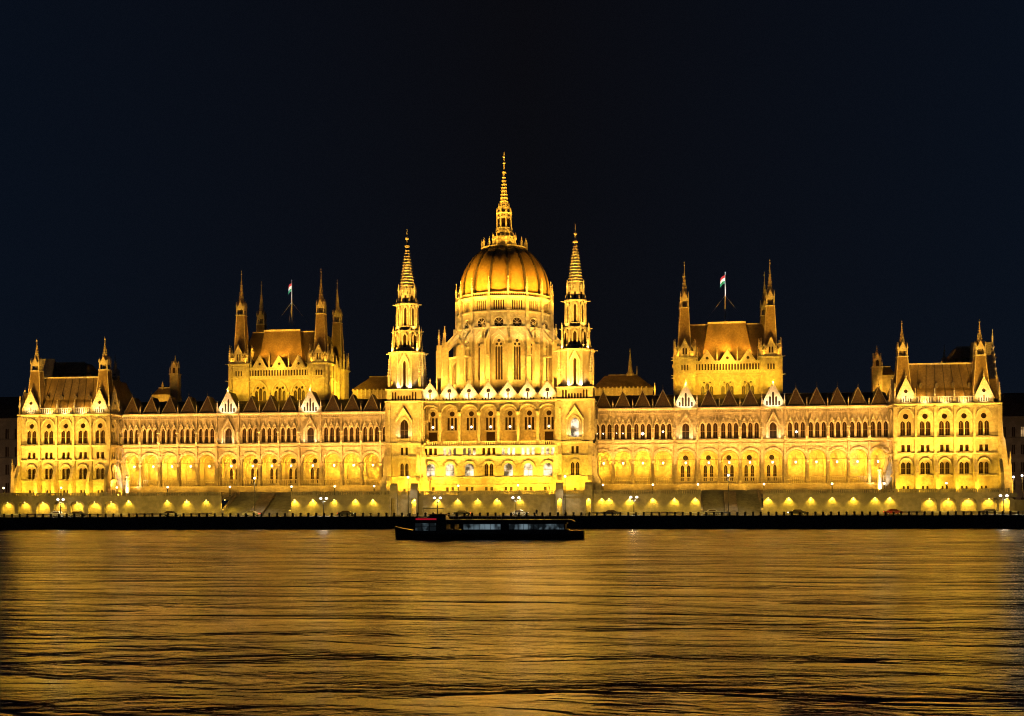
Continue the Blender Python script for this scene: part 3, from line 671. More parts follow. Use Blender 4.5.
def front_tower(px):
    x = U(px, VT); F = Frame(x, VT, 0, 0); hw = 4.75; mb = MB('stone'); p = part(mb, 'spire_tower')
    yc = VTC; R = 404
    z = {k: (W(y1, 404, v) + W(y2, 575, v))/2 for k, (y1, y2, v) in dict(
        tip=(228.5, 225.5, yc), fin=(248, 244, yc), sp=(289.5, 285, yc), cr=(303, 299, yc), al=(305, 301, yc), ab=(330, 325.5, yc), bl=(332.5, 328, yc), bb=(352, 348, yc), cl=(354, 350, yc),
        cb=(389, 386, yc), gal=(400.8, 398.8, VT), gat=(391.5, 389.5, VT), wt=(419, 417.5, VT), wb=(439.5, 437.5, VT), led=(443.2, 441, VT), st=(447.5, 446, VT), sb=(455, 453.6, VT), s1=(456.4, 455, VT),
        at=(463, 462, VT), ab2=(476, 475, VT), s2=(477.2, 476, VT), ho=(408.5, 407, VT), bp=(449, 447, VT)).items()}
    # --- square shaft
    big = [lancet(0, 2.15, z['wb'], z['wt'], 1.5)]
    sm = [rect(k*.62, .68, z['sb'], z['st']) for k in (-1, 1)]
    lo = [lancet(k*.66, .95, z['ab2'], z['at'], .7) for k in (-1, 1)]
    ba = [rect(0, .7, TER+1.0, TER+1.9)]
    right = px > 500
    for k in range(4):
        Fk = Frame(x, VT+hw, 0, k*PI/2); d = hw
        mb.panel(Fk, [(-hw, TER-.3), (hw, TER-.3), (hw, z['gal']), (-hw, z['gal'])], big+sm+lo+ba, d, .6)
        if k in (0, 1, 3):
            lw = right and k == 0
            at(window_mesh(('tb', lw), big, .55, 'glass_lit' if lw else 'glass', [(0, 2.5, z['wt']-1.6, 1.9, .35, .35, False)], (-1.7, 1.7, z['wb']-.3)), 'tall_window', p, Fk, 0, d, 0)
            at(window_mesh('ts', sm, .5, 'glass', None, (-1.3, 1.3, z['sb']-.26), bars=False), 'small_window', p, Fk, 0, d, 0)
            at(window_mesh('tl', lo, .5, 'glass', [(0, 2.9, z['at']-1.1, 1.7, .3, .2, True)], (-1.6, 1.6, z['ab2']-.3)), 'twin_window', p, Fk, 0, d, 0)
            at(window_mesh('tba', ba, .5, 'glass', bars=False), 'basement_window', p, Fk, 0, d, 0)
        mb.ring(Fk, [(-1.9, z['wt']-.4), (0, z['ho']-.6), (1.9, z['wt']-.4)], [(-2.35, z['wt']-.4), (0, z['ho']+.3), (2.35, z['wt']-.4)], d+.003, d+1.1, 'stone_trim')
        for sg in (-1, 1):
            mb.box(Fk, sg*2.1-.2, sg*2.1+.2, d+.003, d+.4, z['wb']-.6, z['wt']-.4, 'stone_trim')
            # corner pilasters and foot buttresses
            mb.box(Fk, sg*(hw-.55)-.5, sg*(hw-.55)+.5, d+.004, d+.4, z['s1'], z['gal']-.5)
            mb.prof(Fk, [(d+.004, z['bp']+1.2), (d+.5, z['bp']), (d+.9, z['bp']-1.8), (d+1.1, z['ab2']), (d+1.9, z['s2']-1), (d+2.1, TER-.3), (d+.004, TER-.3)], sg*(hw-.8)-.55, sg*(hw-.8)+.55)
            mb.box(Fk, sg*(hw-.8)-.3, sg*(hw-.8)+.3, d+.4, d+.62, z['led']+2, z['gal']-2.5, 'stone_trim')
        for t, o, h in ((z['led'], .6, .5), (z['s1'], .28, .3), (z['s2'], .28, .3), (z['wb']+(z['wt']-z['wb'])*.72, .12, .18)): 
            if t == z['led'] or t in (z['s1'], z['s2']): mb.box(Fk, -hw-o, hw+o-.01, d+.006, d+o, t-h, t, 'stone_trim')
        mb.box(Fk, -1.9, 1.9, d+.006, d+1.0, z['led']-.3, z['led']+.02, 'stone_trim')
        balustrade(mb, Fk, -1.8, 1.8, d+.95, z['led']+.02, z['led']+1.1, .45, .16)
        # gallery: black openings under the ledge
        H = z['gat']-z['gal']+.4; gh = [lancet(q*.78, .5, z['gal']+.15, z['gal']+H*(.88 if abs(q) >= 3 else .55), .35) for q in range(-4, 5)]
        mb.panel(Fk, [(-hw, z['gal']), (hw, z['gal']), (hw, z['gal']+H), (-hw, z['gal']+H)], gh, d+.05, .5)
        for q in gh: mb.panel(Fk, q, [], d-.4, 0, 'glass')
        cornice(mb, Fk, -hw-.5, hw+.49, z['gal']+.02, .5, .5, d=d); cornice(mb, Fk, -hw-.3, hw+.29, z['gal']+H+.3, .35, .3, d=d)
        mb.box(Fk, -hw, hw, d+.008, d+.6, TER-.3, TER+.9, 'stone_grey')
    Y = VT+hw
    zg = z['gal']+(z['gat']-z['gal']+.7)
    mb.box(F0, x-hw, x+hw, -(VT+.1), -(VT+2*hw-.1), zg-.4, zg)
    # --- octagonal stage C with tall slit, corner pinnacles, hood
    def oct_(ap, z0, z1, ap1=None, n=8, mat=None):
        ap1 = ap if ap1 is None else ap1; c = math.cos(PI/8)
        mb.lathe(x, Y, [(ap/c, z0), (ap1/c, z1)], 8, mat=mat)
    apC = 4.35
    fw = apC*math.tan(PI/8)
    for k in range(8):
        Fk = Frame(x, Y, 0, k*PI/4); sl = [lancet(0, .8, zg+.6, z['cl']-2.4, .8)] if k % 2 == 0 else []
        mb.panel(Fk, [(-fw, zg-.4), (fw, zg-.4), (fw, z['cl']), (-fw, z['cl'])], sl, apC, .5)
        for q in sl: mb.panel(Fk, q, [], apC-.45, 0, 'glass')
        if k % 2 == 0:
            mb.ring(Fk, [(-1.25, zg+.6), (-1.2, z['cl']-3.4), (0, z['cl']-.7), (1.2, z['cl']-3.4), (1.25, zg+.6)], [(-1.5, zg+.6), (-1.5, z['cl']-3.3), (0, z['cl']-.1), (1.5, z['cl']-3.3), (1.5, zg+.6)], apC+.003, apC+.45, 'stone_trim')
        mb.box(Fk, -fw-.2, -fw+.2, apC-.1, apC+.25, zg-.3, z['cl']-.4, 'stone_trim')
    oct_(apC+.6, z['cl']-.45, z['cl'], mat='stone_trim')
    for sx in (-1, 1):
        for sy in (-1, 1):
            pinnacle(p, x+sx*(hw-.55), Y+sy*(hw-.55), zg, 8.3, .62)
            pinnacle(p, x+sx*(3.35), Y+sy*3.35, z['cl'], 4.9, .42)
    # gargoyles on the ledges
    for zz, ap in ((z['cl']-.3, 4.9), (z['bl']-.2, 3.5), (z['al']-.2, 3.0)):
        for a in (0, PI): mb.tube((x+math.cos(a)*ap*.9, Y, zz), (x+math.cos(a)*(ap+1.0), Y, zz+.1), .18, .1, 5, 'stone_trim')
    # --- stage B: arcaded drum tapering, with balustrade
    def stage(ap, z0, z1, ap1, slitw, nled, crown=0):
        fwb = ap*math.tan(PI/8)
        oct_(ap*.86, z0, z1, ap1*.9)
        for k in range(8):
            Fk = Frame(x, Y, 0, k*PI/4)
            f2 = ap*.86*math.tan(PI/8)
            t = (ap1*.9-ap*.86)/(z1-z0)
            mb.box(Fk, -slitw/2, slitw/2, ap*.8, ap*.86+.02, z0+.9, z1-1.2, 'glass')
            mb.ring(Fk, [(-slitw/2-.05, z0+.6), (-slitw/2-.05, z1-1.8), (0, z1-.9), (slitw/2+.05, z1-1.8), (slitw/2+.05, z0+.6)], [(-slitw/2-.35, z0+.6), (-slitw/2-.35, z1-1.6), (0, z1-.2), (slitw/2+.35, z1-1.6), (slitw/2+.35, z0+.6)], ap*.82, ap*.86+.28, 'stone_trim')
            a = PI/8+k*PI/4; mb.tube((x+math.cos(a)*ap*.98, Y+math.sin(a)*ap*.98, z0), (x+math.cos(a)*ap*.94, Y+math.sin(a)*ap*.94, z1-.8), .3, .22, 5, 'stone')
            mb.lathe(x+math.cos(a)*ap*.96, Y+math.sin(a)*ap*.96, [(.24, z1-.8), (.36, z1-.6), (.03, z1+1.5)], 4, mat='stone_trim')
        oct_(ap+.15, z0-.35, z0, mat='stone_trim'); oct_(ap1+.5, z1-.4, z1, mat='stone_trim')
        for k in range(8):
            Fk = Frame(x, Y, 0, k*PI/4); balustrade(mb, Fk, -fwb*.95, fwb*.95, ap, z0, z0+1.2, .42, .16)
    stage(4.05, z['cl'], z['bl'], 3.1, .85, 1)
    stage(3.0, z['bl'], z['al'], 2.5, .65, 1)
    # --- crown and crocketed spire
    oct_(2.35, z['al'], z['cr'], 2.1); 
    for k in range(8):
        a = PI/8+k*PI/4; mb.lathe(x+math.cos(a)*2.35, Y+math.sin(a)*2.35, [(.22, z['al']), (.24, z['sp']-.8), (.36, z['sp']-.6), (.03, z['sp']+1.3)], 4, mat='stone_trim')
        Fk = Frame(x, Y, 0, k*PI/4); mb.plate(Fk, [(-.75, z['cr']-.5), (.75, z['cr']-.5), (.75, z['cr']+1.4), (0, z['sp']+.3), (-.75, z['cr']+1.4)], 2.0, 2.3, 'stone_trim')
        mb.box(Fk, -.28, .28, 2.3, 2.32, z['cr']-.2, z['cr']+1.6, 'glass')
    oct_(2.6, z['al']-.02, z['al']+.3, mat='stone_trim'); oct_(2.2, z['cr']-.5, z['cr']+.1, mat='stone_trim')
    p.data = mb.mesh('spire_tower')
    sp = MB('stone'); pr = [(2.15, z['cr']), (2.02, z['sp'])]; n = 14
    for i in range(1, n):
        q = 2.02*(1-i/n)+.38*i/n; zz = z['sp']+(z['fin']-z['sp'])*i/n; pr += [(q+.02, zz-.2), (q+.27, zz), (q-.03, zz+.1)]
    pr += [(.36, z['fin']), (.72, z['fin']+.2), (.72, z['fin']+.6), (.28, z['fin']+.8), (.2, z['fin']+2.2), (.5, z['fin']+2.4), (.5, z['fin']+2.7), (.14, z['fin']+2.9), (.06, z['tip'])]
    sp.lathe(x, Y, pr, 8, rot=PI/8)
    sp.build('spire', p)
    return x, Y, z, zg
T1 = front_tower(404.3); T2 = front_tower(575.0)

# ------------------------------------------------------------------ drum, dome and lantern
VD = 28.5
DX = U(504.5, VD, 300); zD = lambda y: W(y, 504.5, VD)
mpp = MPP(504.5, VD)
def poly16(px_half): return px_half*mpp
def dome():
    p = part(MB('stone'), 'dome_drum'); mb = MB('stone')
    N_ = 16
    Rd = poly16(45.5)                                   # apothem of the upper drum
    fw = Rd*math.tan(PI/N_)
    zb, zs, zr0, zt = zD(388), zD(333), zD(333), zD(303)
    rose, slt, slb = zD(327.2)-.4, zD(306.5), zD(316)
    wt, wb = zD(344), zD(384)
    for k in range(N_):
        Fk = Frame(DX, VD, 0, k*2*PI/N_)
        tall = [lancet(q*.72, .62, wb, wt-2.2, .5) for q in (-1, 0, 1)] + [circ(0, wt-.6, .5), circ(-.6, wt-1.6, .42), circ(.6, wt-1.6, .42)]
        ro = circ(0, rose, 1.38, 14)
        sl = [lancet(q*.66, .46, slb, slt, .3) for q in (-2, -1, 0, 1, 2)]
        mb.panel(Fk, [(-fw, zb-6), (fw, zb-6), (fw, zt), (-fw, zt)], tall+[ro]+sl, Rd, .5)
        if 0 <= math.cos(k*2*PI/N_)+.3:
            at(window_mesh('dt', tall, .45, 'glass', [(0, 3.1, wt-1.6, 2.4, .3, .2, False)], None), 'tracery_window', p, Fk, 0, Rd, 0)
            at(window_mesh('ds', sl, .45, 'glass', bars=False), 'slot_window', p, Fk, 0, Rd, 0)
            def rosem():
                q = MB('glass'); q.panel(F0, circ(0, 0, 1.38, 14), [], -.42, 0)
                for j in range(4):
                    a = j*PI/4; dx, dz = math.cos(a), math.sin(a)
                    q.tube((dx*1.35, .3, dz*1.35), (-dx*1.35, .3, -dz*1.35), .07, .07, 4, 'stone_trim')
                q.ring(F0, circ(0, 0, 1.39, 14)+[circ(0, 0, 1.39, 14)[0]], circ(0, 0, 1.62, 14)+[circ(0, 0, 1.62, 14)[0]], .003, .18, 'stone_trim')
                return q.mesh('rose_window')
            at(cached('rose', rosem), 'rose_window', p, Fk, 0, Rd, rose)
        mb.box(Fk, -fw-.05, fw+.05, Rd-.1, Rd+.4, zD(334), zD(332.6), 'stone_trim')
        mb.box(Fk, -fw-.05, fw+.05, Rd-.1, Rd+.4, zD(318.6), zD(317.2), 'stone_trim')
        cornice(mb, Fk, -fw-.12, fw+.12, zD(303), .7, .7, d=Rd)
        mb.plate(Fk, [(-1.9, zD(342)), (-2.1, zD(342)), (0, zD(334.5)), (2.1, zD(342)), (1.9, zD(342)), (0, zD(335.6))], Rd, Rd+.3, 'stone_trim')
        balustrade(mb, Fk, -fw, fw, Rd+.35, zD(303), zD(299.5), .6, .22)
    Rv = Rd/math.cos(PI/N_); Ro = poly16(65)
    for k in range(N_):
        a = PI/N_ + k*2*PI/N_ - PI/2; ca, sa = math.cos(a), math.sin(a)
        Fk = Frame(DX, VD, 0, a+PI/2)
        mb.box(Fk, -.42, .42, Rv-.3, Rv+.75, zb-6, zD(303))
        pinnacle(p, DX+ca*(Rv+.4), VD+sa*(Rv+.4), zD(303.5), zD(284)-zD(303.5), .52)
        mb.box(Fk, -.5, .5, Rv+.7, Rv+1.3, zD(384), zD(330))
        if sa > .75: continue
        # flying buttress pier
        pier = MB('stone')
        pier.prof(F0, [(-.9, zb-6), (.9, zb-6), (.9, zD(352)), (.7, zD(351)), (.7, zD(346)), (-.7, zD(346)), (-.7, zD(351)), (-.9, zD(352))], -.6, .6)
        fz = zD(333)
        pier.prof(F0, [(-.6, zD(352)), (-.6, zD(349)), (-(Ro-Rv)+.6, fz), (-(Ro-Rv)+.6, fz-1.5), (-(Ro-Rv)*.5, zD(345.5))], -.3, .3)
        pier.box(F0, -.35, .35, -(Ro-Rv)+.4, -.8, zD(362), zD(360.5), 'stone_trim')
        at(cached('fly', lambda: pier.mesh('flying_buttress')), 'flying_buttress', p, Fk, 0, Ro, 0)
        pinnacle(p, DX+ca*Ro, VD+sa*Ro, zD(346.2), zD(330)-zD(346.2), .62)
    # lower ambulatory ring between the piers
    amb = MB('stone'); Ra = poly16(60); fa = Ra*math.tan(PI/N_)
    for k in range(0):
        Fk = Frame(DX, VD, 0, k*2*PI/N_)
        if math.cos(k*2*PI/N_) < -.5: continue
        amb.panel(Fk, [(-fa, zb-6), (fa, zb-6), (fa, zD(361)), (-fa, zD(361))], [[(-fa*.55, zb-2), (fa*.55, zb-2)] + rarch(0, fa*1.1, zD(371), 1.3, 10)] if abs(k if k < 8 else k-16) >= 2 else
                  [[(-fa*.72, zb-2), (fa*.72, zb-2), (fa*.72, zD(377)), (-fa*.72, zD(377))]], Ra, .6)
        if abs(k if k < 8 else k-16) < 2: pass
        cornice(amb, Fk, -fa, fa, zD(361), .4, .5, d=Ra)
    # the river-facing windows stay clear of the ring: it is only built on the flanks
    amb = MB('stone')
    for k in range(N_):
        kk = k if k <= 8 else k-16
        if abs(kk) < 2 or abs(kk) > 5: continue
        if kk in (2, -2) and amb.v: amb.build('ambulatory_wall', p)
        if kk == 2 or kk == -5: amb = MB('stone')
        Fk = Frame(DX, VD, 0, k*2*PI/N_)
        amb.panel(Fk, [(-fa, zb-6), (fa, zb-6), (fa, zD(361)), (-fa, zD(361))], [[(-fa*.55, zb-2), (fa*.55, zb-2)] + rarch(0, fa*1.1, zD(371), 1.6, 10)], Ra, .6)
        cornice(amb, Fk, -fa, fa, zD(361), .4, .5, d=Ra)
    amb.build('ambulatory_wall', p)
    p.data = mb.mesh('dome_drum')
    # dome shell: 16 gores slightly bulged, ribs on the edges
    pr_px = [(43.5, 303), (44.2, 298), (44.4, 292), (43.9, 286), (42.4, 279), (39.8, 272), (36, 265), (31.5, 259), (26.5, 254), (21.5, 250.5), (16, 248)]
    prf = [(poly16(r), zD(y)) for r, y in pr_px]
    ds = MB('dome_metal'); SEG = 6; vs = []; ncol = N_*SEG
    for r, z in prf:
        for k in range(ncol):
            fr = (k % SEG)/SEG; bul = math.sin(PI*fr)*.030
            a = -PI/2 + PI/N_ + 2*PI*k/ncol; rr = r*(.985+bul); vs.append((DX+rr*math.cos(a), VD+rr*math.sin(a), z))
    fs = [(i*ncol+k, i*ncol+(k+1) % ncol, (i+1)*ncol+(k+1) % ncol, (i+1)*ncol+k) for i in range(len(prf)-1) for k in range(ncol)]
    fs.append(tuple((len(prf)-1)*ncol+k for k in range(ncol)))
    ds.add(vs, fs); dm = ds.mesh('dome'); dm.polygons.foreach_set('use_smooth', [True]*len(dm.polygons)); d_o = put(dm, 'dome', root)
    rib = MB('slate')
    for i in range(len(prf)-1):
        r0, z0 = prf[i]; r1, z1 = prf[i+1]
        q = []
        for r, z, in ((r0, z0), (r1, z1)):
            for s_, dd in ((-.30, -.3), (-.30, .22), (.30, .22), (.30, -.3)): q.append(F0.p(s_, r*.992+dd, z))
        rib.add(q, [(1, 2, 6, 5), (0, 1, 5, 4), (2, 3, 7, 6)])
    rm = rib.mesh('rib')
    for k in range(N_):
        a = PI/N_ + k*2*PI/N_
        put(rm, 'rib', d_o, (DX, VD, 0), a)
    # crown ring and pinnacles
    rg = MB('stone'); rg.lathe(DX, VD, [(poly16(22.5), zD(250.8)), (poly16(23.3), zD(250)), (poly16(23.3), zD(248.8)), (poly16(20), zD(248.5)), (poly16(13), zD(247.5)), (poly16(11.5), zD(240.5)), (poly16(12.3), zD(240)), (poly16(12.3), zD(238)), (poly16(8), zD(237.5))], 16)
    rgo = rg.build('crown_ring', d_o)
    for k in range(N_):
        a = PI/N_ + k*2*PI/N_ - PI/2; pinnacle(d_o, DX+math.cos(a)*poly16(22.3), VD+math.sin(a)*poly16(22.3), zD(249), zD(239.5)-zD(249), .42)
        pinnacle(d_o, DX+math.cos(a)*poly16(11.6), VD+math.sin(a)*poly16(11.6), zD(238.5), zD(233)-zD(238.5), .22)
    # lantern
    lt = part(MB('stone'), 'lantern'); ln = MB('stone')
    ln.lathe(DX, VD, [(poly16(8), zD(240)), (poly16(8), zD(234)), (poly16(8.8), zD(233.4)), (poly16(8.8), zD(232)), (poly16(5), zD(231.8)), (poly16(4.6), zD(215)), (poly16(7.6), zD(214.6)), (poly16(7.8), zD(213.4)), (poly16(5.6), zD(213)), (poly16(5.0), zD(206.5)), (poly16(4.4), zD(205.5))], 8, mat='stone')
    for k in range(8):
        a = PI/8+k*PI/4
        X, Y = DX+math.cos(a)*poly16(7.2), VD+math.sin(a)*poly16(7.2)
        ln.tube((X, Y, zD(232)), (X, Y, zD(214.5)), .28, .24, 6, 'stone_trim')
        ln.lathe(X, Y, [(.3, zD(214.5)), (.42, zD(213.8)), (.04, zD(208))], 4, mat='stone_trim')
        X, Y = DX+math.cos(a)*poly16(5.3), VD+math.sin(a)*poly16(5.3); ln.lathe(X, Y, [(.2, zD(213)), (.25, zD(207)), (.03, zD(203))], 4, mat='stone_trim')
        Fk = Frame(DX, VD, 0, k*PI/4)
        ln.box(Fk, -.9, .9, poly16(6.6), poly16(7.1), zD(219), zD(217.6), 'stone_trim')
        ln.box(Fk, -.6, .6, poly16(4.6), poly16(4.75), zD(230), zD(219.5), 'glass')
        balustrade(ln, Fk, -1.0, 1.0, poly16(7.9), zD(232), zD(228.5), .4, .14)
    lt.data = ln.mesh('lantern')
    sp = MB('stone'); prs = [(poly16(4.3), zD(205.6))]; n = 9
    for i in range(1, n):
        q = poly16(4.1)*(1-i/n)+poly16(1.2)*i/n; zz = zD(205)+(zD(174)-zD(205))*i/n; prs += [(q+.02, zz-.3), (q+.2, zz), (q-.03, zz+.12)]
    prs += [(.32, zD(173.5)), (.62, zD(173)), (.62, zD(171.8)), (.22, zD(171.4)), (.2, zD(164)), (.42, zD(163.5)), (.42, zD(162.8)), (.12, zD(162)), (.1, zD(158)), (.34, zD(157.4)), (.34, zD(156.6)), (.05, zD(152))]
    sp.lathe(DX, VD, prs, 8, rot=PI/8); sp.build('spire', lt)
dome()

# ------------------------------------------------------------------ assembly halls behind the wings
def hall(side):
    V = 17.0
    if side < 0: tf = (243.3, 322.6); rx = (258.2, 303); rt = (265, 300.5); dm = (259.4, 278.9, 298.3)
    else: tf = (684.9, 770.2); rx = (702.5, 753.6); rt = (708.5, 746); dm = (707.6, 727.9, 748.5)
    yk = lambda a, b_: (W(a, 280, V) if side < 0 else W(b_, 727, V))
    yt = lambda a, b_: (W(a, 280, V+3.2) if side < 0 else W(b_, 727, V+3.2))
    z = dict(led=yk(363, 356.5), crt=yk(345, 339), sl=yk(377.4, 371), s0=yk(375.4, 369.6), s1=yk(369.5, 363.3), rb=yk(356, 351), rt=yk(328, 320), dp=yk(356, 351), wt=yk(384, 379), wb=yk(410, 405),
             tl=yt(315.6, 307.8), tb=yt(306, 297), tip=yt(269, 260))
    xs = [U(q, V+4.2) for q in tf]; hw = 2.85
    a_, b_ = xs[0]-hw, xs[1]+hw; DEP = 25
    F = Frame(0, V, 0, 0); mb = MB('stone'); p = part(mb, 'assembly_hall')
    sgw = (W(400, 400, V) > 0)
    zb = wl['corn']-2
    sh = [lancet(-1.2, .98, z['wb'], z['wt']-1.7, .8), lancet(1.2, .98, z['wb'], z['wt']-1.7, .8), lancet(0, .98, z['wb'], z['wt']-.9, .8), circ(-.85, z['wt']-.95, .42), circ(.85, z['wt']-.95, .42)]
    cs = [U(q, V) for q in dm]
    hole = [shift(q, c, 0) for c in cs for q in sh]
    mb.panel(F, [(xs[0], zb), (xs[1], zb), (xs[1], z['led']-1), (xs[0], z['led']-1)], hole, -1.2, .5)
    for c in cs:
        at(window_mesh('hw', sh, .45, 'glass', [(0, 3.9, z['wt']-2.2, 2.9, .4, .5, False)]), 'tracery_window', p, F, c, -1.2, 0)
    # slot arcade
    n = 22; w = (xs[1]-xs[0]-2*hw)/n
    for k in range(n+1):
        c = xs[0]+hw+k*w; mb.box(F, c-.17, c+.17, -1.15, -.75, z['s0'], z['s1'], 'stone_trim')
    mb.box(F, xs[0], xs[1], -1.19, -1.17, z['s0'], z['s1'], 'glass')
    mb.box(F, xs[0], xs[1], -1.2, -.6, z['s1'], z['s1']+.7, 'stone_trim'); mb.box(F, xs[0], xs[1], -1.2, -.7, z['sl']-.4, z['s0'], 'stone_trim')
    for c in cs:
        g = MB('stone_trim'); H = z['dp']-z['s1']-.7
        g.panel(F0, [(-1.9, 0), (1.9, 0), (0, H)], [circ(0, H*.33, .42)], .3, .3); g.panel(F0, circ(0, H*.33, .42), [], .02, 0, 'glass')
        g.ring(F0, [(-1.9, 0), (0, H), (1.9, 0)], [(-2.2, 0), (0, H+.5), (2.2, 0)], -.1, .45); g.add([(-1.9, .1, 0), (0, .1, H), (1.9, .1, 0), (0, 3, H), (-1.9, 3, 0), (1.9, 3, 0)], [(0, 1, 3, 4), (1, 2, 5, 3)], 'roof_tile')
        put(cached(('hg', side), lambda: g.mesh('gable')), 'gable', p, (c, V+.8, z['s1']+.7))
        pinnacle(p, c+2.75, V+.9, z['s1']+.6, 4.2, .3)
    pinnacle(p, cs[0]-2.75, V+.9, z['s1']+.6, 4.2, .3)
    # flank walls
    for sg, ex in ((-1, a_), (1, b_)):
        Fs = Frame(ex-sg*1.0, V+DEP/2, 0, sg*PI/2)
        sl = [lancet(k*4.6, 1.4, z['wb'], z['wt'], 1.1) for k in (-1, 0, 1)] + [lancet(k*1.1, .5, z['s0'], z['s1'], .3) for k in range(-6, 7)]
        mb.panel(Fs, [(-DEP/2, zb), (DEP/2, zb), (DEP/2, z['led']), (-DEP/2, z['led'])], sl, 0, .5)
        for q in sl: mb.panel(Fs, q, [], -.4, 0, 'glass')
        for k in (-1, 0, 1): mb.plate(Fs, [(k*4.6-1.6, z['led']), (k*4.6+1.6, z['led']), (k*4.6, z['led']+3.4)], -.1, .3, 'stone_trim')
        for k in (-1.5, -.5, .5, 1.5): mb.box(Fs, k*4.6-.4, k*4.6+.4, .004, .6, zb, z['led'])
        mb.box(Fs, -DEP/2, DEP/2, .005, .3, z['sl']-.4, z['sl'], 'stone_trim')
    mb.box(F0, a_+1, b_-1, -(V+DEP), -(V+DEP+.5), zb, z['led'])
    # roofs: dark main roof and the lit forward mansard between the towers
    r = MB('slate'); 
    r.frus(a_+1.5, b_-1.5, V+4, V+DEP-1, z['led']-1, a_+4.6, b_-4.6, V+8, V+DEP-5, z['rt']-.25)
    r.box(F0, a_+4.5, b_-4.5, -(V+8), -(V+8.3), z['rt']-.25, z['rt']+.1, 'stone'); r.build('roof', p)
    r = MB('roof_tile'); X0, X1 = U(rx[0], V+1.5), U(rx[1], V+1.5); t0, t1 = U(rt[0], V+6.8), U(rt[1], V+6.8)
    r.frus(X0, X1, V+1.9, V+10, z['rb']-2.4, t0, t1, V+6.8, V+10, z['rt'], 'roof_tile'); r.box(F0, t0-.1, t1+.1, -(V+6.6), -(V+6.95), z['rt'], z['rt']+.5, 'stone_trim')
    r.build('mansard_roof', p)
    # towers
    TPOS = []
    for yy, flag in ((V+3.2, True), (V+DEP-3.2, False)):
        for i, x in enumerate(xs):
            if flag:
                tb = MB('stone')
                for k in range(4):
                    Fk = Frame(x, yy, 0, k*PI/2)
                    sl = [lancet(q*.78, .42, z['s0'], z['s1']-.1, .3) for q in (-1, 0, 1)]
                    tb.panel(Fk, [(-hw, zb), (hw, zb), (hw, z['led']), (-hw, z['led'])], sl, hw, .4)
                    for q in sl: tb.panel(Fk, q, [], hw-.3, 0, 'glass')
                    tb.box(Fk, -hw-.2, hw+.19, hw+.004, hw+.22, z['sl']-.35, z['sl'], 'stone_trim')
                    cornice(tb, Fk, -hw-.3, hw+.29, z['led'], .45, .5, d=hw)
                    for sg in (-1, 1): tb.box(Fk, sg*(hw-.3)-.3, sg*(hw-.3)+.3, hw+.004, hw+.3, zb, z['led']-.5)
                    # crown: gablet with twin slits, flanked by little arcades
                    H = z['crt']-z['led']
                    tb.panel(Fk, [(-1.1, z['led']), (1.1, z['led']), (1.1, z['led']+H*.55), (0, z['crt']), (-1.1, z['led']+H*.55)], [lancet(q*.4, .42, z['led']+.9, z['led']+H*.55, .3) for q in (-1, 1)], hw+.1, .3, 'stone_trim')
                    for q in (-1, 1): tb.panel(Fk, lancet(q*.4, .42, z['led']+.9, z['led']+H*.55, .3), [], hw-.15, 0, 'glass')
                    tb.plate(Fk, [(-1.2, z['led']+H*.5), (0, z['crt']-.2), (1.2, z['led']+H*.5), (1.4, z['led']+H*.5), (0, z['crt']+.4), (-1.4, z['led']+H*.5)], hw+.1, hw+.35, 'stone_trim')
                    for sg in (-1, 1):
                        balustrade(tb, Fk, *(sorted((sg*1.15, sg*(hw-.2)))), hw+.1, z['led'], z['led']+1.7, .5, .2)
                        tb.ring(Fk, [(sg*1.2, z['led']+1.8), (sg*1.9, z['led']+3.0), (sg*2.6, z['led']+1.8)], [(sg*1.05, z['led']+1.9), (sg*1.9, z['led']+3.6), (sg*2.75, z['led']+1.9)], hw-.2, hw+.1, 'stone_trim')
                    a = PI/4+k*PI/2
                    for zz in (z['led']-.2, z['led']-5.2): tb.tube((x+math.cos(a)*hw*1.35, yy+math.sin(a)*hw*1.35, zz), (x+math.cos(a)*(hw+1.0)*1.38, yy+math.sin(a)*(hw+1.0)*1.38, zz+.1), .17, .1, 5, 'stone_trim')
                tb.box(F0, x-hw, x+hw, -(yy-hw), -(yy+hw), z['led']-.3, z['led']-.05, 'stone')
                to = tb.build('corner_tower', p)
                for sx in (-1, 1):
                    for sy in (-1, 1): pinnacle(to, x+sx*(hw-.15), yy+sy*(hw-.15), z['led'], (z['crt']-z['led'])*1.06, .55)
            else:
                tb = MB('stone'); tb.box(F0, x-hw, x+hw, -(yy-hw), -(yy+hw), zb, z['led'])
                for k in range(4):
                    Fk = Frame(x, yy, 0, k*PI/2); tb.panel(Fk, [(-1.2, z['led']), (1.2, z['led']), (0, z['crt'])], [], hw+.1, 0, 'stone_trim')
                    cornice(tb, Fk, -hw-.3, hw+.29, z['led'], .45, .5, d=hw)
                to = tb.build('corner_tower', p)
                for sx in (-1, 1):
                    for sy in (-1, 1): pinnacle(to, x+sx*(hw-.15), yy+sy*(hw-.15), z['led'], (z['crt']-z['led'])*1.06, .55)
            spire_turret(p, x, yy, z['led'], z['tl'], z['tb'], z['tip'], 1.85, 1.14, 'corner_turret')
            TPOS.append((x, yy))
    p.data = mb.mesh('assembly_hall')
    return xs, z, V, DEP, cs
HL = hall(-1); HR = hall(1)

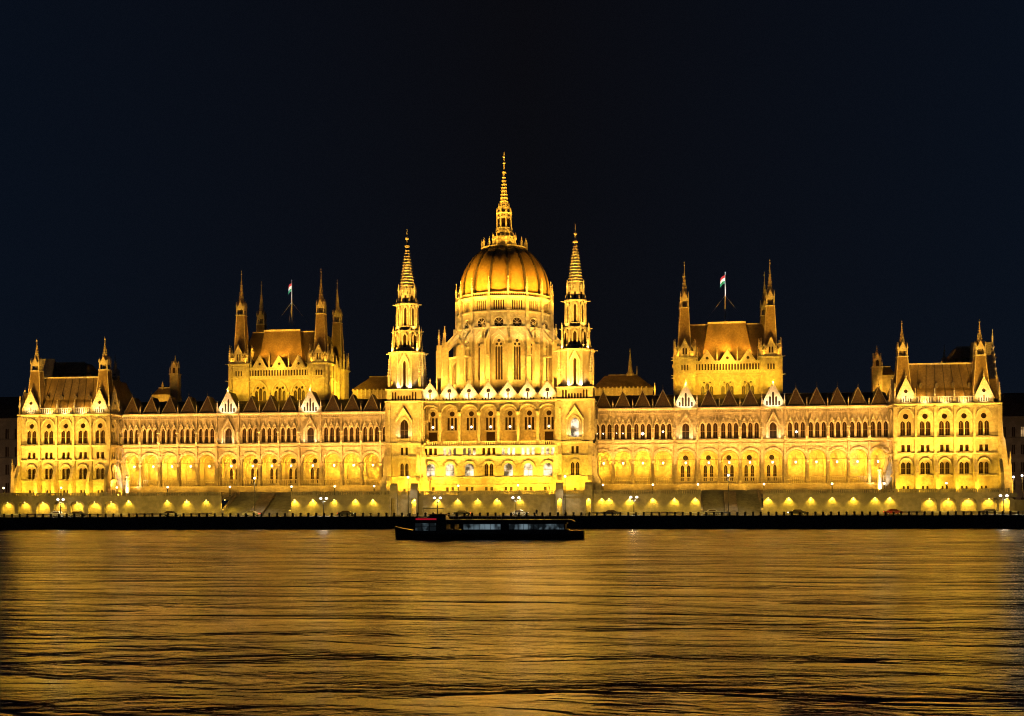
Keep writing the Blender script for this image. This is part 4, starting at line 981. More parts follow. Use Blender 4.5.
# ------------------------------------------------------------------ minor roofs seen over the wings
def side_roof(x0, x1, y, yr0, yeave, px, spire=None, lit=True):
    p = part(MB('slate'), 'transept_roof'); mb = MB('roof_tile')
    u0, u1 = U(x0, y), U(x1, y); ze, zr = W(yeave, px, y), W(yr0, px, y+5)
    mb.box(F0, u0, u1, -(y+.2), -(y+12), wl['corn'], ze, 'stone')
    mb.frus(u0-.3, u1+.3, y-.1, y+13, ze, u0+3 if x0 > 500 else u0+4.5, u1-4.5, y+5.5, y+7, zr)
    n = int((u1-u0)/1.25)
    for k in range(n): mb.box(F0, u0+1.25*k+.3, u0+1.25*k+.75, -(y-.25), -(y+.2), ze-3.0, ze+.4, 'stone_trim')
    mb.box(F0, u0, u1, -(y-.3), -(y+.2), ze-3.4, ze-3.0, 'stone_trim')
    mb.box(F0, u0+4, u1-4.6, -(y+6), -(y+6.4), zr, zr+.4, 'stone')
    p.data = mb.mesh('transept_roof')
    if spire:
        sx, st, sb = spire; X = U(sx, y+6); s = MB('stone'); s.lathe(X, y+6.2, [(1.15, W(sb+1, px, y+6)), (1.3, W(sb-1, px, y+6)), (.8, W(sb-3, px, y+6)), (.45, W(sb-11, px, y+6)), (.5, W(sb-12, px, y+6)), (.12, W(st+4, px, y+6)), (.3, W(st+3.6, px, y+6)), (.02, W(st, px, y+6))], 8); s.build('ridge_spire', p)
        pinnacle(p, X+2.0, y+6.2, zr-.3, 3.2, .3); 
side_roof(594, 653, 36, 375.5, 388, 620, (630.5, 348, 375))
side_roof(352, 400, 36, 377, 390, 380)
def lone_turret(px, tip, y):
    p = part(MB('stone'), 'lone_turret'); mb = MB('stone'); x = U(px, y)
    zb, z0, zm = wl['corn']-1, W(395, px, y), W(375 if px < 500 else 368, px, y)
    hw = 1.25; zt = W(tip, px, y)
    mb.box(F0, x-hw*1.05, x+hw*1.05, -(y-hw), -(y+hw), zb, zm); mb.box(F0, x-hw-.25, x+hw+.25, -(y-hw-.2), -(y+hw+.2), zm, zm+.35, 'stone_trim')
    for k in range(4):
        Fk = Frame(x, y, 0, k*PI/2); mb.panel(Fk, lancet(0, .8, zm+.5, zm+2.2, .5), [], hw*.82+.02, 0, 'glass'); mb.plate(Fk, [(-.9, zm+2.2), (.9, zm+2.2), (0, zm+4.2)], hw*.7, hw*.95, 'stone_trim')
    mb.box(F0, x-hw*.82, x+hw*.82, -(y-hw*.82), -(y+hw*.82), zm+.35, zm+2.4)
    pr = [(hw*.95, zm+2.4)]
    for i in range(1, 7): q = hw*.95*(1-i/7.2); zz = zm+2.4+(zt-zm-3.4)*i/7; pr += [(q+.02, zz-.15), (q+.12, zz), (q-.02, zz+.08)]
    pr += [(.08, zt-1.2), (.2, zt-1), (.02, zt)]
    mb.lathe(x, y, pr, 8); p.data = mb.mesh('lone_turret')
    for sx in (-1, 1): pinnacle(p, x+sx*hw, y-hw, zm, 2.4, .25)
lone_turret(175.6, 355, 30); lone_turret(877.2, 345, 30)
def low_lit_roof(x0, x1, y, y0, y1, px):
    p = MB('roof_tile'); u0, u1 = U(x0, y), U(x1, y); p.frus(u0, u1, y, y+9, W(y1, px, y), u0+1, u1-1, y+3, y+6, W(y0, px, y)); p.box(F0, u0, u1, -(y+.1), -(y+9), wl['corn'], W(y1, px, y), 'stone')
    p.box(F0, u0+.9, u1-.9, -(y+2.9), -(y+3.2), W(y0, px, y), W(y0, px, y)+.3, 'stone_trim'); p.build('low_roof', root)
low_lit_roof(152, 171, 32, 387.5, 394.5, 160)
low_lit_roof(882, 896, 32, 366, 375, 890)
pinnacle(root, U(161.5, 33), 34, W(389, 161, 33), 2.6, .5, 'stone_finial')
pinnacle(root, U(655, 30), 30, W(395, 655, 30), 3.6, .5, 'stone_finial')

# ================================================================== TERRACE, STAIRS, QUAY, WATER
VTW = -14.0          # retaining wall face
SL = (U(221, VTW), U(291, VTW)); SR = (U(700.5, VTW), U(763, VTW))
XL, XR = U(-60, VTW), U(1009.5, VTW)
terr = MB('paving')
for a, b_ in ((XL-60, SL[0]), (SL[1], SR[0]), (SR[1], XR+2)): terr.box(F0, a, b_, -(VTW+.6), -(VTW+12), TER-1, TER)
terr.box(F0, XL-60, XR+2, -(VTW+12), -70, TER-1, TER-.002)
tag(terr.build('terrace_pavement'), kind='structure')
PIERS = [414.5, 394.0, 559.5, 588.5]
def retaining(a, b_, name, label, niches, piers, arched=False, wallmat='stone_grey', vf=VTW):
    t = thing(name, label, 'wall', ((a+b_)/2, vf, ROAD)); t['_off'] = tuple(t.location)
    F = Frame(0, vf, 0, 0); mb = MB(wallmat)
    top = TER-.35
    if arched:
        holes = []
        for x in niches: holes.append([(x-1.95, ROAD+.55), (x+1.95, ROAD+.55)] + rarch(x, 3.9, top-1.7, .95, 12))
        mb.panel(F, [(a, ROAD-.1), (b_, ROAD-.1), (b_, top), (a, top)], holes, 0, .9)
        for h in holes: mb.panel(F, h, [], -.9, 0, 'stone')
    else:
        mb.box(F, a, b_, -.6, 0, ROAD-.1, top)
        mb.box(F, a, b_, .003, .35, ROAD-.1, ROAD+.5, 'stone_grey')
    mb.box(F, a, b_, -.7, .32, top, TER, 'stone_grey')
    n = int((b_-a)/5)
    for i in range(n+1):
        x = a+(b_-a)*i/n; mb.box(F, max(a, x-.28), min(b_, x+.28), -.36, .06, TER+.003, TER+1.22, 'stone_grey')
    mb.build('wall', t)
    # parapet
    pb = MB('stone_grey'); pb.box(F, a, b_, -.3, 0, TER+.002, TER+.2); pb.box(F, a, b_, -.34, .04, TER+.95, TER+1.12)
    nn = int((b_-a)/.45)
    for i in range(nn): x = a+(b_-a)*(i+.5)/nn; pb.box(F, x-.11, x+.11, -.26, -.04, TER+.2, TER+.95)
    pb.build('balustrade', t)
    for x in piers:
        q = MB('stone_grey'); q.box(F, x-1.0, x-.62, .004, 1.2, ROAD-.1, TER+1.3); q.box(F, x+.62, x+1.0, .004, 1.2, ROAD-.1, TER+1.3); q.box(F, x-.62, x+.62, .004, 1.2, TER-.8, TER+1.3)
        q.box(F, x-.62, x+.62, .004, .05, ROAD-.1, TER-.8, 'stone'); q.prof(F, [(.004, TER+1.3), (1.2, TER+1.3), (.8, TER+2.6), (.004, TER+3.2)], x-.9, x+.9); q.build('niche_pier', t)
    return t
nxp = lambda l: [U(x, VTW) for x in l]
LP_ = [7.7, 24.8, 43, 60.4, 77.2, 94.6, 111.3]
WLn = [128.5, 167.3, 186.8, 206.3, 225]; WLn2 = [294.5, 312.8, 334.2, 355.5, 372.7]; CN = [437.3, 457.7, 477.5, 497.1, 520]
WRn = [601.6, 609, 629.5, 652.7, 674.4, 695.2]; WRn2 = [768, 788.6, 810.6, 832, 853.2, 874.8, 889.5]; RP_ = [929, 948.2, 968.2, 988.7, 1006.8]
e1, e2, e3, e4 = U(119.5, VTW), U(383.5, VTW), U(599, VTW), U(895, VTW); e5 = U(918.5, VTW)
retaining(XL, e1, 'terrace_wall', 'terrace wall with lit arched niches below the leftmost pavilion', nxp([-9]+LP_), [], True)
retaining(e1, SL[0], 'terrace_wall', 'plain lamplit terrace wall between the leftmost pavilion and the first river stair', [], [])
retaining(SL[1], e2, 'terrace_wall', 'plain lamplit terrace wall between the left river stair and the domed centre', [], [])
retaining(e2, e3, 'terrace_wall', 'grey terrace wall with narrow niche piers below the domed central block', [], nxp(PIERS))
retaining(e3, SR[0], 'terrace_wall', 'plain lamplit terrace wall between the domed centre and the right river stair', [], [])
retaining(SR[1], e4, 'terrace_wall', 'plain lamplit terrace wall between the right river stair and the rightmost pavilion', [], [])
retaining(e4, XR, 'terrace_wall', 'terrace wall with lit arched niches below the rightmost pavilion', nxp(RP_), [], True)
# river stairs
def stair(a, b_, label):
    t = thing('river_stair', label, 'stairs', ((a+b_)/2, VTW+1, ROAD)); t['_off'] = tuple(t.location)
    w = (b_-a); yb, yt = VTW-.5, VTW+11
    n = 30
    for (x0, x1) in ((a+.6, a+w*.40), (a+w*.60, b_-.6)):
        f = MB('paving')
        for k in range(n):
            y0 = yb+(yt-yb)*k/n; f.box(F0, x0, x1, -y0, -yt, ROAD+(TER-ROAD)*k/n, ROAD+(TER-ROAD)*(k+1)/n)
        f.build('flight', t)
    m_ = MB('dark_stone')  # darker colour stands in for the unlit middle between the flights
    m_.prof(Frame(0, 0, 0, 0), [(-yb-.3, ROAD-.1), (-yt, ROAD-.1), (-yt, TER+.9), (-yb-.6, ROAD+1.1)], a+w*.40+.01, a+w*.60-.01)
    m_.build('central_ramp', t)
    for x in (a+.3, b_-.3):
        s_ = MB('stone_grey'); s_.prof(Frame(0, 0, 0, 0), [(-yb, ROAD-.1), (-yt, ROAD-.1), (-yt, TER+1.1), (-yb, ROAD+1.4)], x-.3, x+.3); s_.build('side_wall', t)
    bw = MB('stone_grey'); bw.box(F0, a, b_, -(yt), -(yt+.6), ROAD, TER+.0); bw.box(F0, a, b_, -(yt+4), -(yt+4.5), TER, TER+1.2); bw.build('landing', t)
    u0, u1 = U(0, 0), 0
stair(*SL, 'broad stone stair down to the quay in the left wing terrace')
stair(*SR, 'broad stone stair down to the quay in the right wing terrace')

# right-hand outer ramp wall beyond the pavilion and far ground
rw = MB('stone_grey'); rw.box(F0, XR, XR+46, -(VTW+1.5), -(VTW+2.3), ROAD-.1, ROAD+3.3); rw.box(F0, XR, XR+46, -(VTW+1.4), -(VTW+2.4), ROAD+3.3, ROAD+3.6)
tag(rw.build('ramp_wall'), 'low grey wall beyond the far right pavilion along the quay', 'wall')

VQ = -35.0
q = MB('quay_stone')
q.prof(F0, [(-VQ+.0, -3), (-VQ+.0, ROAD-.12), (-(VQ+.9), ROAD-.12), (-(VQ+.9), -3)], -700, 700)
for k in range(1, 3): q.box(F0, -700, 700, -VQ+.003, -VQ+.08, ROAD-.7*k-.5, ROAD-.7*k-.42)
q.box(F0, -700, 700, -VQ-.8, -VQ+.15, ROAD-.12, ROAD+.06)
tag(q.build('quay_embankment'), kind='structure')
gr = MB('asphalt'); gr.add([(-700, VQ+.75, ROAD-.004), (700, VQ+.75, ROAD-.004), (700, VTW+1.4, ROAD-.004), (-700, VTW+1.4, ROAD-.004)], [(0, 1, 2, 3)]); tag(gr.build('quay_road'), kind='structure')
pv = MB('paving'); pv.box(F0, -700, 700, -(VTW-3.2), -(VTW+1.3), ROAD-.2, ROAD+.13); tag(pv.build('quay_pavement'), kind='structure')
ln = MB('stone_trim')
for k in range(-60, 61):
    ln.add([(k*8, -24.1, ROAD+.001), (k*8+3, -24.1, ROAD+.001), (k*8+3, -23.95, ROAD+.001), (k*8, -23.95, ROAD+.001)], [(0, 1, 2, 3)])
tag(ln.build('road_marking'), kind='structure')
eg = MB('earth'); eg.add([(-6000, VTW+1.2, ROAD-.15), (6000, VTW+1.2, ROAD-.15), (6000, 9000, ROAD-.15), (-6000, 9000, ROAD-.15)], [(0, 1, 2, 3)]); tag(eg.build('ground'), kind='structure')

# water
m, N, L, b = nmat('river_water')
b.inputs['Base Color'].default_value = (.010, .010, .007, 1); b.inputs['Roughness'].default_value = .21; b.inputs['IOR'].default_value = 1.333
tc = N.new('ShaderNodeTexCoord')
def wn(scale, sx, sy, detail, dist=0, rot=0):
    mp = N.new('ShaderNodeMapping'); mp.inputs['Scale'].default_value = (sx, sy, 1); mp.inputs['Rotation'].default_value = (0, 0, rot); L.new(tc.outputs['Object'], mp.inputs['Vector'])
    n = N.new('ShaderNodeTexNoise'); n.inputs['Scale'].default_value = scale; n.inputs['Detail'].default_value = detail; n.inputs['Distortion'].default_value = dist; L.new(mp.outputs['Vector'], n.inputs['Vector']); return n
n1 = wn(.16, .42, 1.0, 4, .8, .06); n2 = wn(.95, .62, 1.0, 6, 1.0, -.15); n3 = wn(.035, .4, 1.2, 2, .2)
def mul(a, k):
    q = N.new('ShaderNodeMath'); q.operation = 'MULTIPLY'; L.new(a, q.inputs[0]); q.inputs[1].default_value = k; return q.outputs[0]
def addn(a, c):
    q = N.new('ShaderNodeMath'); q.operation = 'ADD'; L.new(a, q.inputs[0]); L.new(c, q.inputs[1]); return q.outputs[0]
n4 = wn(2.6, .55, 1.0, 4, .3, .04)
n5 = wn(.10, .55, 1.5, 4, .6); rmp = N.new('ShaderNodeMapRange'); rmp.inputs['From Min'].default_value = .38; rmp.inputs['From Max'].default_value = .64; rmp.inputs['To Min'].default_value = .35; rmp.inputs['To Max'].default_value = 2.1; L.new(n5.outputs['Fac'], rmp.inputs['Value'])
def mulc(a, c):
    q = N.new('ShaderNodeMath'); q.operation = 'MULTIPLY'; L.new(a, q.inputs[0]); L.new(c, q.inputs[1]); return q.outputs[0]
rr_ = N.new('ShaderNodeMapRange'); rr_.inputs['From Min'].default_value = .36; rr_.inputs['From Max'].default_value = .64; rr_.inputs['To Min'].default_value = -.04; rr_.inputs['To Max'].default_value = .05; n6 = wn(.22, .25, 1.4, 4, .6, .05); L.new(n6.outputs['Fac'], rr_.inputs['Value']); sy_ = N.new('ShaderNodeSeparateXYZ'); L.new(tc.outputs['Object'], sy_.inputs[0]); my_ = N.new('ShaderNodeMapRange'); my_.inputs['From Min'].default_value = -300; my_.inputs['From Max'].default_value = -170; my_.inputs['To Min'].default_value = .12; my_.inputs['To Max'].default_value = .24; L.new(sy_.outputs['Y'], my_.inputs['Value'])
L.new(addn(my_.outputs['Result'], rr_.outputs['Result']), b.inputs['Roughness'])
rip = mulc(addn(addn(mul(n1.outputs['Fac'], 1.3), mul(n2.outputs['Fac'], .48)), mul(n4.outputs['Fac'], .12)), rmp.outputs['Result'])
hgt = addn(rip, mul(n3.outputs['Fac'], 1.8))
bp = N.new('ShaderNodeBump'); bp.inputs['Strength'].default_value = 1.0; bp.inputs['Distance'].default_value = .23
L.new(hgt, bp.inputs['Height']); L.new(bp.outputs['Normal'], b.inputs['Normal'])
wt = MB('river_water'); wt.add([(-6000, -900, 0), (6000, -900, 0), (6000, VQ+.2, 0), (-6000, VQ+.2, 0)], [(0, 1, 2, 3)]); tag(wt.build('river_water'), kind='structure')

# ================================================================== THINGS ON THE QUAY AND TERRACE
# bollards along the quay edge
def bollard():
    mb = MB('iron'); mb.lathe(0, 0, [(.36, 0), (.36, .12), (.27, .18), (.25, .66), (.33, .74), (.34, .84), (.26, .94), (.05, 1.0)], 8); return mb.mesh('bollard')
bm = bollard(); k = 0; px = 4.0
while px < 1024:
    o = put(bm, 'bollard', None, (U(px, VQ+2), VQ+2, ROAD)); tag(o, 'short dark iron bollard in the row along the quay edge', 'bollard', 'bollards along the quay edge'); px += 7.8
# pale rails standing in for the light trails of passing cars
def rail(a, b_, label):
    t = thing('light_trail_rail', label, 'light trail', ((a+b_)/2, -27, ROAD)); t['_off'] = tuple(t.location)
    mb = MB('car_silver'); mb.box(F0, a, b_, 27-.04, 27+.04, ROAD+.62, ROAD+.9); mb.build('rail', t)
    n = int((b_-a)/4); pm = MB('iron')
    for i in range(n+1): x = a+.1+(b_-a-.2)*i/n; pm.box(F0, x-.05, x+.05, 27-.13, 27-.05, ROAD-.01, ROAD+.85)
    pm.build('post_row', t)
    return t
rail(U(-20, -27), U(212, -27), 'pale rail in place of car light trails along the quay road before the left wing and pavilion')
rail(U(585, -27), U(728, -27), 'pale rail in place of car light trails on the quay road right of the domed centre')
rail(U(893, -27), U(1060, -27), 'pale rail in place of car light trails along the quay road at the rightmost pavilion')

# terrace globe lamps
def globe_lamp(h=2.4):
    r = thing('terrace_lamp', '', 'street lamp', (0, 0, 0))
    mb = MB('iron'); mb.lathe(0, 0, [(.28, 0), (.28, .2), (.14, .3), (.10, h-.3), (.2, h-.25), (.2, h-.16), (.1, h-.12)], 8); mb.build('post', r)
    g = MB('lamp_glass'); g.ball(0, 0, h+.12, .27, n=10); g.build('globe', r)
    c = MB('iron'); c.lathe(0, 0, [(.16, h+.36), (.1, h+.44), (.02, h+.6)], 8); c.build('cap', r)
    return r
gl = globe_lamp(); GR = 'globe lamps on the terrace balustrade'
spots = [(3.5, 484.3, 'at the far left edge of the terrace'), (61, 484, 'before the middle bay of the leftmost pavilion'), (116.8, 484, 'in the corner between the leftmost pavilion and its wing'), (167.5, 484, 'before the third arch of the left wing'),
 (229.8, 483.8, 'beside the left edge of the left river stair'), (291.4, 483.2, 'beside the right edge of the left river stair'), (334.6, 483, 'before the left wing arches near the left spire tower'), (374, 482.6, 'in the corner left of the left spire tower'),
 (458.2, 482.2, 'below the domed block, left of centre'), (517.9, 481.6, 'below the domed block, right of centre'), (602.9, 481.4, 'in the corner right of the right spire tower'), (652.8, 481.8, 'before the right wing arches near the right spire tower'),
 (697.9, 482, 'beside the left edge of the right river stair'), (763.9, 481.4, 'beside the right edge of the right river stair'), (832, 480.8, 'before the outer arches of the right wing'), (884.2, 480.7, 'in the corner left of the rightmost pavilion'), (946.3, 480, 'before the middle bay of the rightmost pavilion')]
for i, (px, py, where) in enumerate(spots):
    y = VTW+1.6; loc = (U(px, y), y, TER); lab = 'globe lamp on a short post ' + where
    if i == 0: gl.location = loc; gl['label'] = lab; gl['group'] = GR; o = gl
    else: o = clone(gl, loc, lab)
    spot((loc[0], loc[1]-3.2, TER+2.3), (loc[0], loc[1]-7, ROAD), 900, PALE, 100, .9, .2)
# tall lamps
def tall_lamp(h, kind):
    r = thing('quay_lamp', '', 'street lamp', (0, 0, 0)); mb = MB('iron')
    mb.lathe(0, 0, [(.3, 0), (.3, .35), (.16, .5), (.11, 2.2), (.08, h-.3), (.12, h-.2)], 8); mb.build('post', r)
    if kind == 'double':
        a = MB('iron'); 
        for s in (-1, 1): a.tube((0, 0, h-.9), (s*.75, 0, h-.15), .05, .05, 5); a.tube((s*.75, 0, h-.15), (s*.75, 0, h+.05), .05, .05, 5)
        a.tube((0, 0, h-.3), (0, 0, h+.35), .06, .05, 5); a.build('bracket', r)
        for s in (-1, 1):
            g = MB('lamp_white'); g.lathe(s*.75, 0, [(.14, h+.05), (.34, h+.18), (.36, h+.38), (.1, h+.6)], 8); g.build('lamp_head', r)
    else:
        g = MB('lamp_white'); g.ball(0, 0, h+.15, .30, n=10); g.build('lamp_head', r)
        c = MB('iron'); c.lathe(0, 0, [(.22, h+.42), (.06, h+.58), (.02, h+.8)], 8); c.build('cap', r)
    return r
dl = None
for px, py, lab in ((60.4, 499.2, 'double-headed quay lamp before the middle of the leftmost pavilion'), (323.4, 497, 'double-headed quay lamp before the left wing, right of its stair'), (437.2, 496.6, 'double-headed quay lamp below the left spire tower side of the centre'), (515.7, 496.6, 'double-headed quay lamp below the dome, right of centre'),
                    (633.7, 496.3, 'double-headed quay lamp before the right wing near the centre'), (1003.6, 497.2, 'double-headed quay lamp before the far right corner')):
    y = VTW-6; loc = (U(px, y), y, ROAD); h = W(py, px, y)-ROAD-.2
    if dl is None: dl = tall_lamp(4.3, 'double'); dl['group'] = 'double-headed lamps on the quay'; dl.location = loc; dl['label'] = lab
    else: clone(dl, loc, lab)
    spot((loc[0], loc[1], ROAD+4.2), (loc[0], loc[1]-1.5, ROAD), 2600, (1, .85, .6), 140, .8, .3)
tl = None
for px, py, lab in ((254.6, 477.6, 'tall single-globe lamp standing at the foot of the left river stair'), (408, 476.6, 'tall single-globe lamp beside the left spire tower'), (565, 475.9, 'tall single-globe lamp beside the right spire tower'), (728.3, 475.7, 'tall single-globe lamp standing at the foot of the right river stair')):
    y = VTW-3.4; loc = (U(px, y), y, ROAD)
    if tl is None: tl = tall_lamp(W(477, 410, y)-ROAD-.2, 'single'); tl['group'] = 'tall single-globe lamps'; tl.location = loc; tl['label'] = lab
    else: clone(tl, loc, lab)
    spot((loc[0], loc[1], ROAD+9.0), (loc[0], loc[1]-2, ROAD), 2400, (1, .8, .5), 130, .8, .3)
# wall lamps over the terrace wall
def wall_lamp():
    r = thing('wall_lamp', '', 'wall lamp', (0, 0, 0))
    mb = MB('iron'); mb.box(F0, -.14, .14, 0, .3, .12, .2); mb.box(F0, -.05, .05, 0, .12, 0, .2); mb.build('bracket', r)
    g = MB('lamp_yellow'); g.lathe(0, -.22, [(.1, 0), (.14, .05), (.12, .12)], 8); g.build('lamp_shade', r); return r
wlp = None
def add_wl(px, lab, dy=0, power=420, arch=False):
    global wlp
    power *= random.uniform(.65, 1.25)
    y = VTW+dy; loc = (U(px, y), y, TER-1.05 if not arch else TER-1.45)
    if wlp is None: wlp = wall_lamp(); wlp.location = loc; wlp['label'] = lab; wlp['group'] = 'downlights on the terrace wall'
    else: clone(wlp, loc, lab)
    spot((loc[0], loc[1]-.42, loc[2]+.02), (loc[0], loc[1]+.95, loc[2]-3.4), power*3.8, (1, .60, .03), 116, .7, .1)
ords = ['first', 'second', 'third', 'fourth', 'fifth', 'sixth', 'seventh', 'eighth']
for i, x in enumerate(LP_): add_wl(x, f'downlight in the {ords[i]} arched niche from the left below the leftmost pavilion', .5, 330, True)
for i, x in enumerate(WLn): add_wl(x, f'{ords[i]} downlight from the left on the plain wall left of the left stair')
for i, x in enumerate(WLn2): add_wl(x, f'{ords[i]} downlight from the left on the wall between left stair and spire tower')
for i, x in enumerate(CN): add_wl(x, f'{ords[i]} downlight from the left on the grey wall below the dome', 0, 330)
for i, x in enumerate(PIERS[:1]+PIERS[2:]): add_wl(x, f'downlight in the narrow pier niche below the {["left spire tower", "right spire tower, left one", "right spire tower, right one"][i]}', 0, 300)
for i, x in enumerate(WRn): add_wl(x, f'{ords[i]} downlight from the left on the wall between right spire tower and right stair')
for i, x in enumerate(WRn2): add_wl(x, f'{ords[i]} downlight from the left on the wall right of the right stair')
for i, x in enumerate(RP_): add_wl(x, f'downlight in the {ords[i]} arched niche from the left below the rightmost pavilion', .5, 330, True)
# loggia lanterns
def lantern():
    r = thing('loggia_lantern', '', 'lantern', (0, 0, 0))
    mb = MB('iron'); mb.tube((0, 0, .42), (0, 0, 2.2), .03, .03, 4); mb.lathe(0, 0, [(.26, .36), (.2, .46), (.04, .6)], 6); mb.build('hanger', r)
    g = MB('lamp_glass'); g.lathe(0, 0, [(.1, -.25), (.25, -.05), (.27, .25), (.22, .36)], 6); g.build('lamp_shade', r); return r
lt = None
for side, (cs_, ed) in ((-1, WL), (1, WR)):
    for i, c in enumerate(cs_):
        y = VW+2.3; zz = W(461.8, 838, VW)
        lab = f'hanging lantern in arch {"one two three four five six seven eight nine ten eleven twelve thirteen fourteen".split()[i]} of the {"left" if side < 0 else "right"} arcade, counted from the left'
        if lt is None: lt = lantern(); lt.location = (c, y, zz); lt['label'] = lab; lt['group'] = 'hanging lanterns in the arcades'
        else: clone(lt, (c, y, zz), lab)
        inner = (side < 0 and 5 <= i <= 9) or (side > 0 and 4 <= i <= 8)
        spot((c, y-.9, zz+.1), (c, y+2.2, zz-.2), 1550 if not inner else 1250, (1, .50, .022), 168, .25, .2)

# flags on the halls
def flagpole(px, ptop, pbot, V, label, spread):
    y = V+12; x = U(px, y); z0, z1 = W(pbot, px, y)-1.2, W(ptop, px, y)
    t = thing('flagpole', label, 'flagpole', (x, y, z0)); mb = MB('car_silver')
    mb.lathe(0, 0, [(.22, 0), (.13, (z1-z0)*.5), (.07, z1-z0-.2), (.16, z1-z0-.1), (.03, z1-z0+.1)], 8); mb.build('pole', t)
    st = MB('car_silver')
    for s in (-1, 1): st.tube((0, 0, (z1-z0)*.52), (s*5.2, 0, .6), .025, .025, 4); st.tube((0, 0, (z1-z0)*.52), (0, s*3, .6), .025, .025, 4)
    st.build('stay', t)
    H = z1-z0; ft, fb = H-.9, H-3.3
    rows = [('flag_red', ft, ft-.75), ('flag_white', ft-.75, ft-1.6), ('flag_green', ft-1.6, fb)]
    f = MB('flag_red'); n = 8
    for mname, a, b_ in rows:
        vs = []
        for k in range(n+1):
            s = k/n; xx = -s*spread; yy = math.sin(s*7)*.22; dr = -s*s*1.0
            vs += [(xx, yy, a+dr), (xx, yy, b_+dr)]
        f.add(vs, [(2*k, 2*k+2, 2*k+3, 2*k+1) for k in range(n)], mname)
        f.add([(a_[0], a_[1]+.03, a_[2]) for a_ in vs], [(2*k, 2*k+1, 2*k+3, 2*k+2) for k in range(n)], mname)
    f.build('flag', t)
    spot((x-1.5, y-4, z0+.5), (x-.6, y, z1-2), 24000, (.75, .9, 1), 30, .5, .2)
flagpole(292.4, 280, 322, HL[2], 'white flagpole with red white and green flag on the left hall roof', 1.0)
flagpole(725.8, 272, 316.5, HR[2], 'white flagpole with red white and green flag on the right hall roof', 1.35)

# boat
def boat():
    v = -337+220; t = thing('river_boat', 'long low dark passenger boat passing in front of the quay below the dome', 'boat', (U(490, v), v, 0))
    k = 220/1255.0; S = lambda px: (px-490)*k*1.0; Z = lambda py: CH+(HOR-py)*k
    mb = MB('hull'); n = 28; half = 2.9; secs = []
    x0, x1 = S(393), S(585)
    for i in range(n+1):
        s = i/n; x = x0+(x1-x0)*s; bw = half*min(1, (max(0, s)/.16)**.6 if s < .16 else 1)*(1 if s < .93 else 1-(s-.93)/.07*.25); bw = max(bw, .06)
        top = Z(530.5)+(.75*(1-s/.16)**2 if s < .16 else 0)
        secs.append([(x+ (1.7 if s < .01 else 0), 0, -.4), (x, -bw*.75, -.3), (x, -bw, top*.6), (x-(.2 if s < .1 else 0), -bw, top), (x-(.2 if s < .1 else 0), bw, top), (x, bw, top*.6), (x, bw*.75, -.3)])
    vs = [p for s in secs for p in s]; fs = []
    for i in range(n):
        for j in range(7): fs.append((i*7+j, i*7+(j+1) % 7, (i+1)*7+(j+1) % 7, (i+1)*7+j))
    fs += [tuple(range(7)), tuple(n*7+j for j in range(7))]
    mb.add(vs, fs); mb.build('hull', t)
    zb, zt = Z(531), Z(521.8)
    c = MB('hull')
    c.box(F0, S(446), S(570), -2.2, 2.2, zb-.05, Z(529.3)); c.frus(S(446), S(576), -2.45, 2.45, zt, S(447), S(572), -2.2, 2.2, Z(519.6)); c.box(F0, S(448), S(568), -2.1, 2.1, Z(524.0), zt)
    for px in (446.5, 455, 464, 505, 508, 566): c.box(F0, S(px)-.12, S(px)+.12, -2.18, 2.18, zb, zt)
    c.box(F0, S(502), S(510.5), -2.19, 2.19, zb, zt); c.build('cabin', t)
    for (a, b_) in ((464, 503), (509.5, 566)):
        w = MB('glass_boat'); w.box(F0, S(a), S(b_), 2.12, 2.15, Z(529.3), Z(524.0)); w.box(F0, S(a), S(b_), -2.15, -2.12, Z(529.3), Z(524.0)); 
        m_ = int((b_-a)/5)
        for i in range(m_+1): x = S(a)+(S(b_)-S(a))*i/m_; w.box(F0, x-.04, x+.04, 2.15, 2.19, Z(529.4), Z(523.9), 'hull')
        w.build('window_band', t)
    h = MB('hull'); h.box(F0, S(413.5), S(447), -2.0, 2.0, zb, Z(521)); h.frus(S(413), S(447), -2.1, 2.1, Z(521), S(416), S(446), -1.8, 1.8, Z(517.2)); h.frus(S(427), S(446), -1.5, 1.5, Z(517.2), S(430), S(445), -1.2, 1.2, Z(514.6))
    h.frus(S(426.5), S(448), -1.5, 1.5, Z(514.6), S(430), S(446), -1.2, 1.2, Z(513.9)); ho = h.build('wheelhouse', t)
    w = MB('glass_boat'); w.box(F0, S(415), S(437), 2.003, 2.04, Z(530.6), Z(523)); 
    for i in range(4): x = S(415)+(S(437)-S(415))*i/3; w.box(F0, x-.07, x+.07, 2.04, 2.08, Z(530.6), Z(523), 'hull')
    w.box(F0, S(415), S(437), 2.04, 2.07, Z(526.6), Z(526.2), 'hull'); w.build('window', ho)
    r = MB('red_strip'); r.box(F0, S(416), S(437), 2.11, 2.16, Z(519.6), Z(518.2)); r.build('awning_strip', t)
    ra = MB('boat_white'); ra.tube((S(423), -1.6, Z(508.3)), (S(444), -1.6, Z(508.3)), .07, .07, 5)  # pale tube standing in for the streak of the mast light
    for px in (423.5, 433, 443.5): ra.tube((S(px), -1.6, Z(513)), (S(px), -1.6, Z(508.3)), .04, .04, 5)
    ra.build('light_streak_rail', t)
    rl = MB('boat_white')
    n = 26
    for i in range(n+1): x = S(450)+(S(575)-S(450))*i/n; rl.tube((x, -2.35, Z(519.6)), (x, -2.35, Z(516.4)), .02, .02, 4)
    rl.tube((S(450), -2.35, Z(516.4)), (S(575), -2.35, Z(516.4)), .025, .025, 4); rl.build('deck_rail', t)
boat()

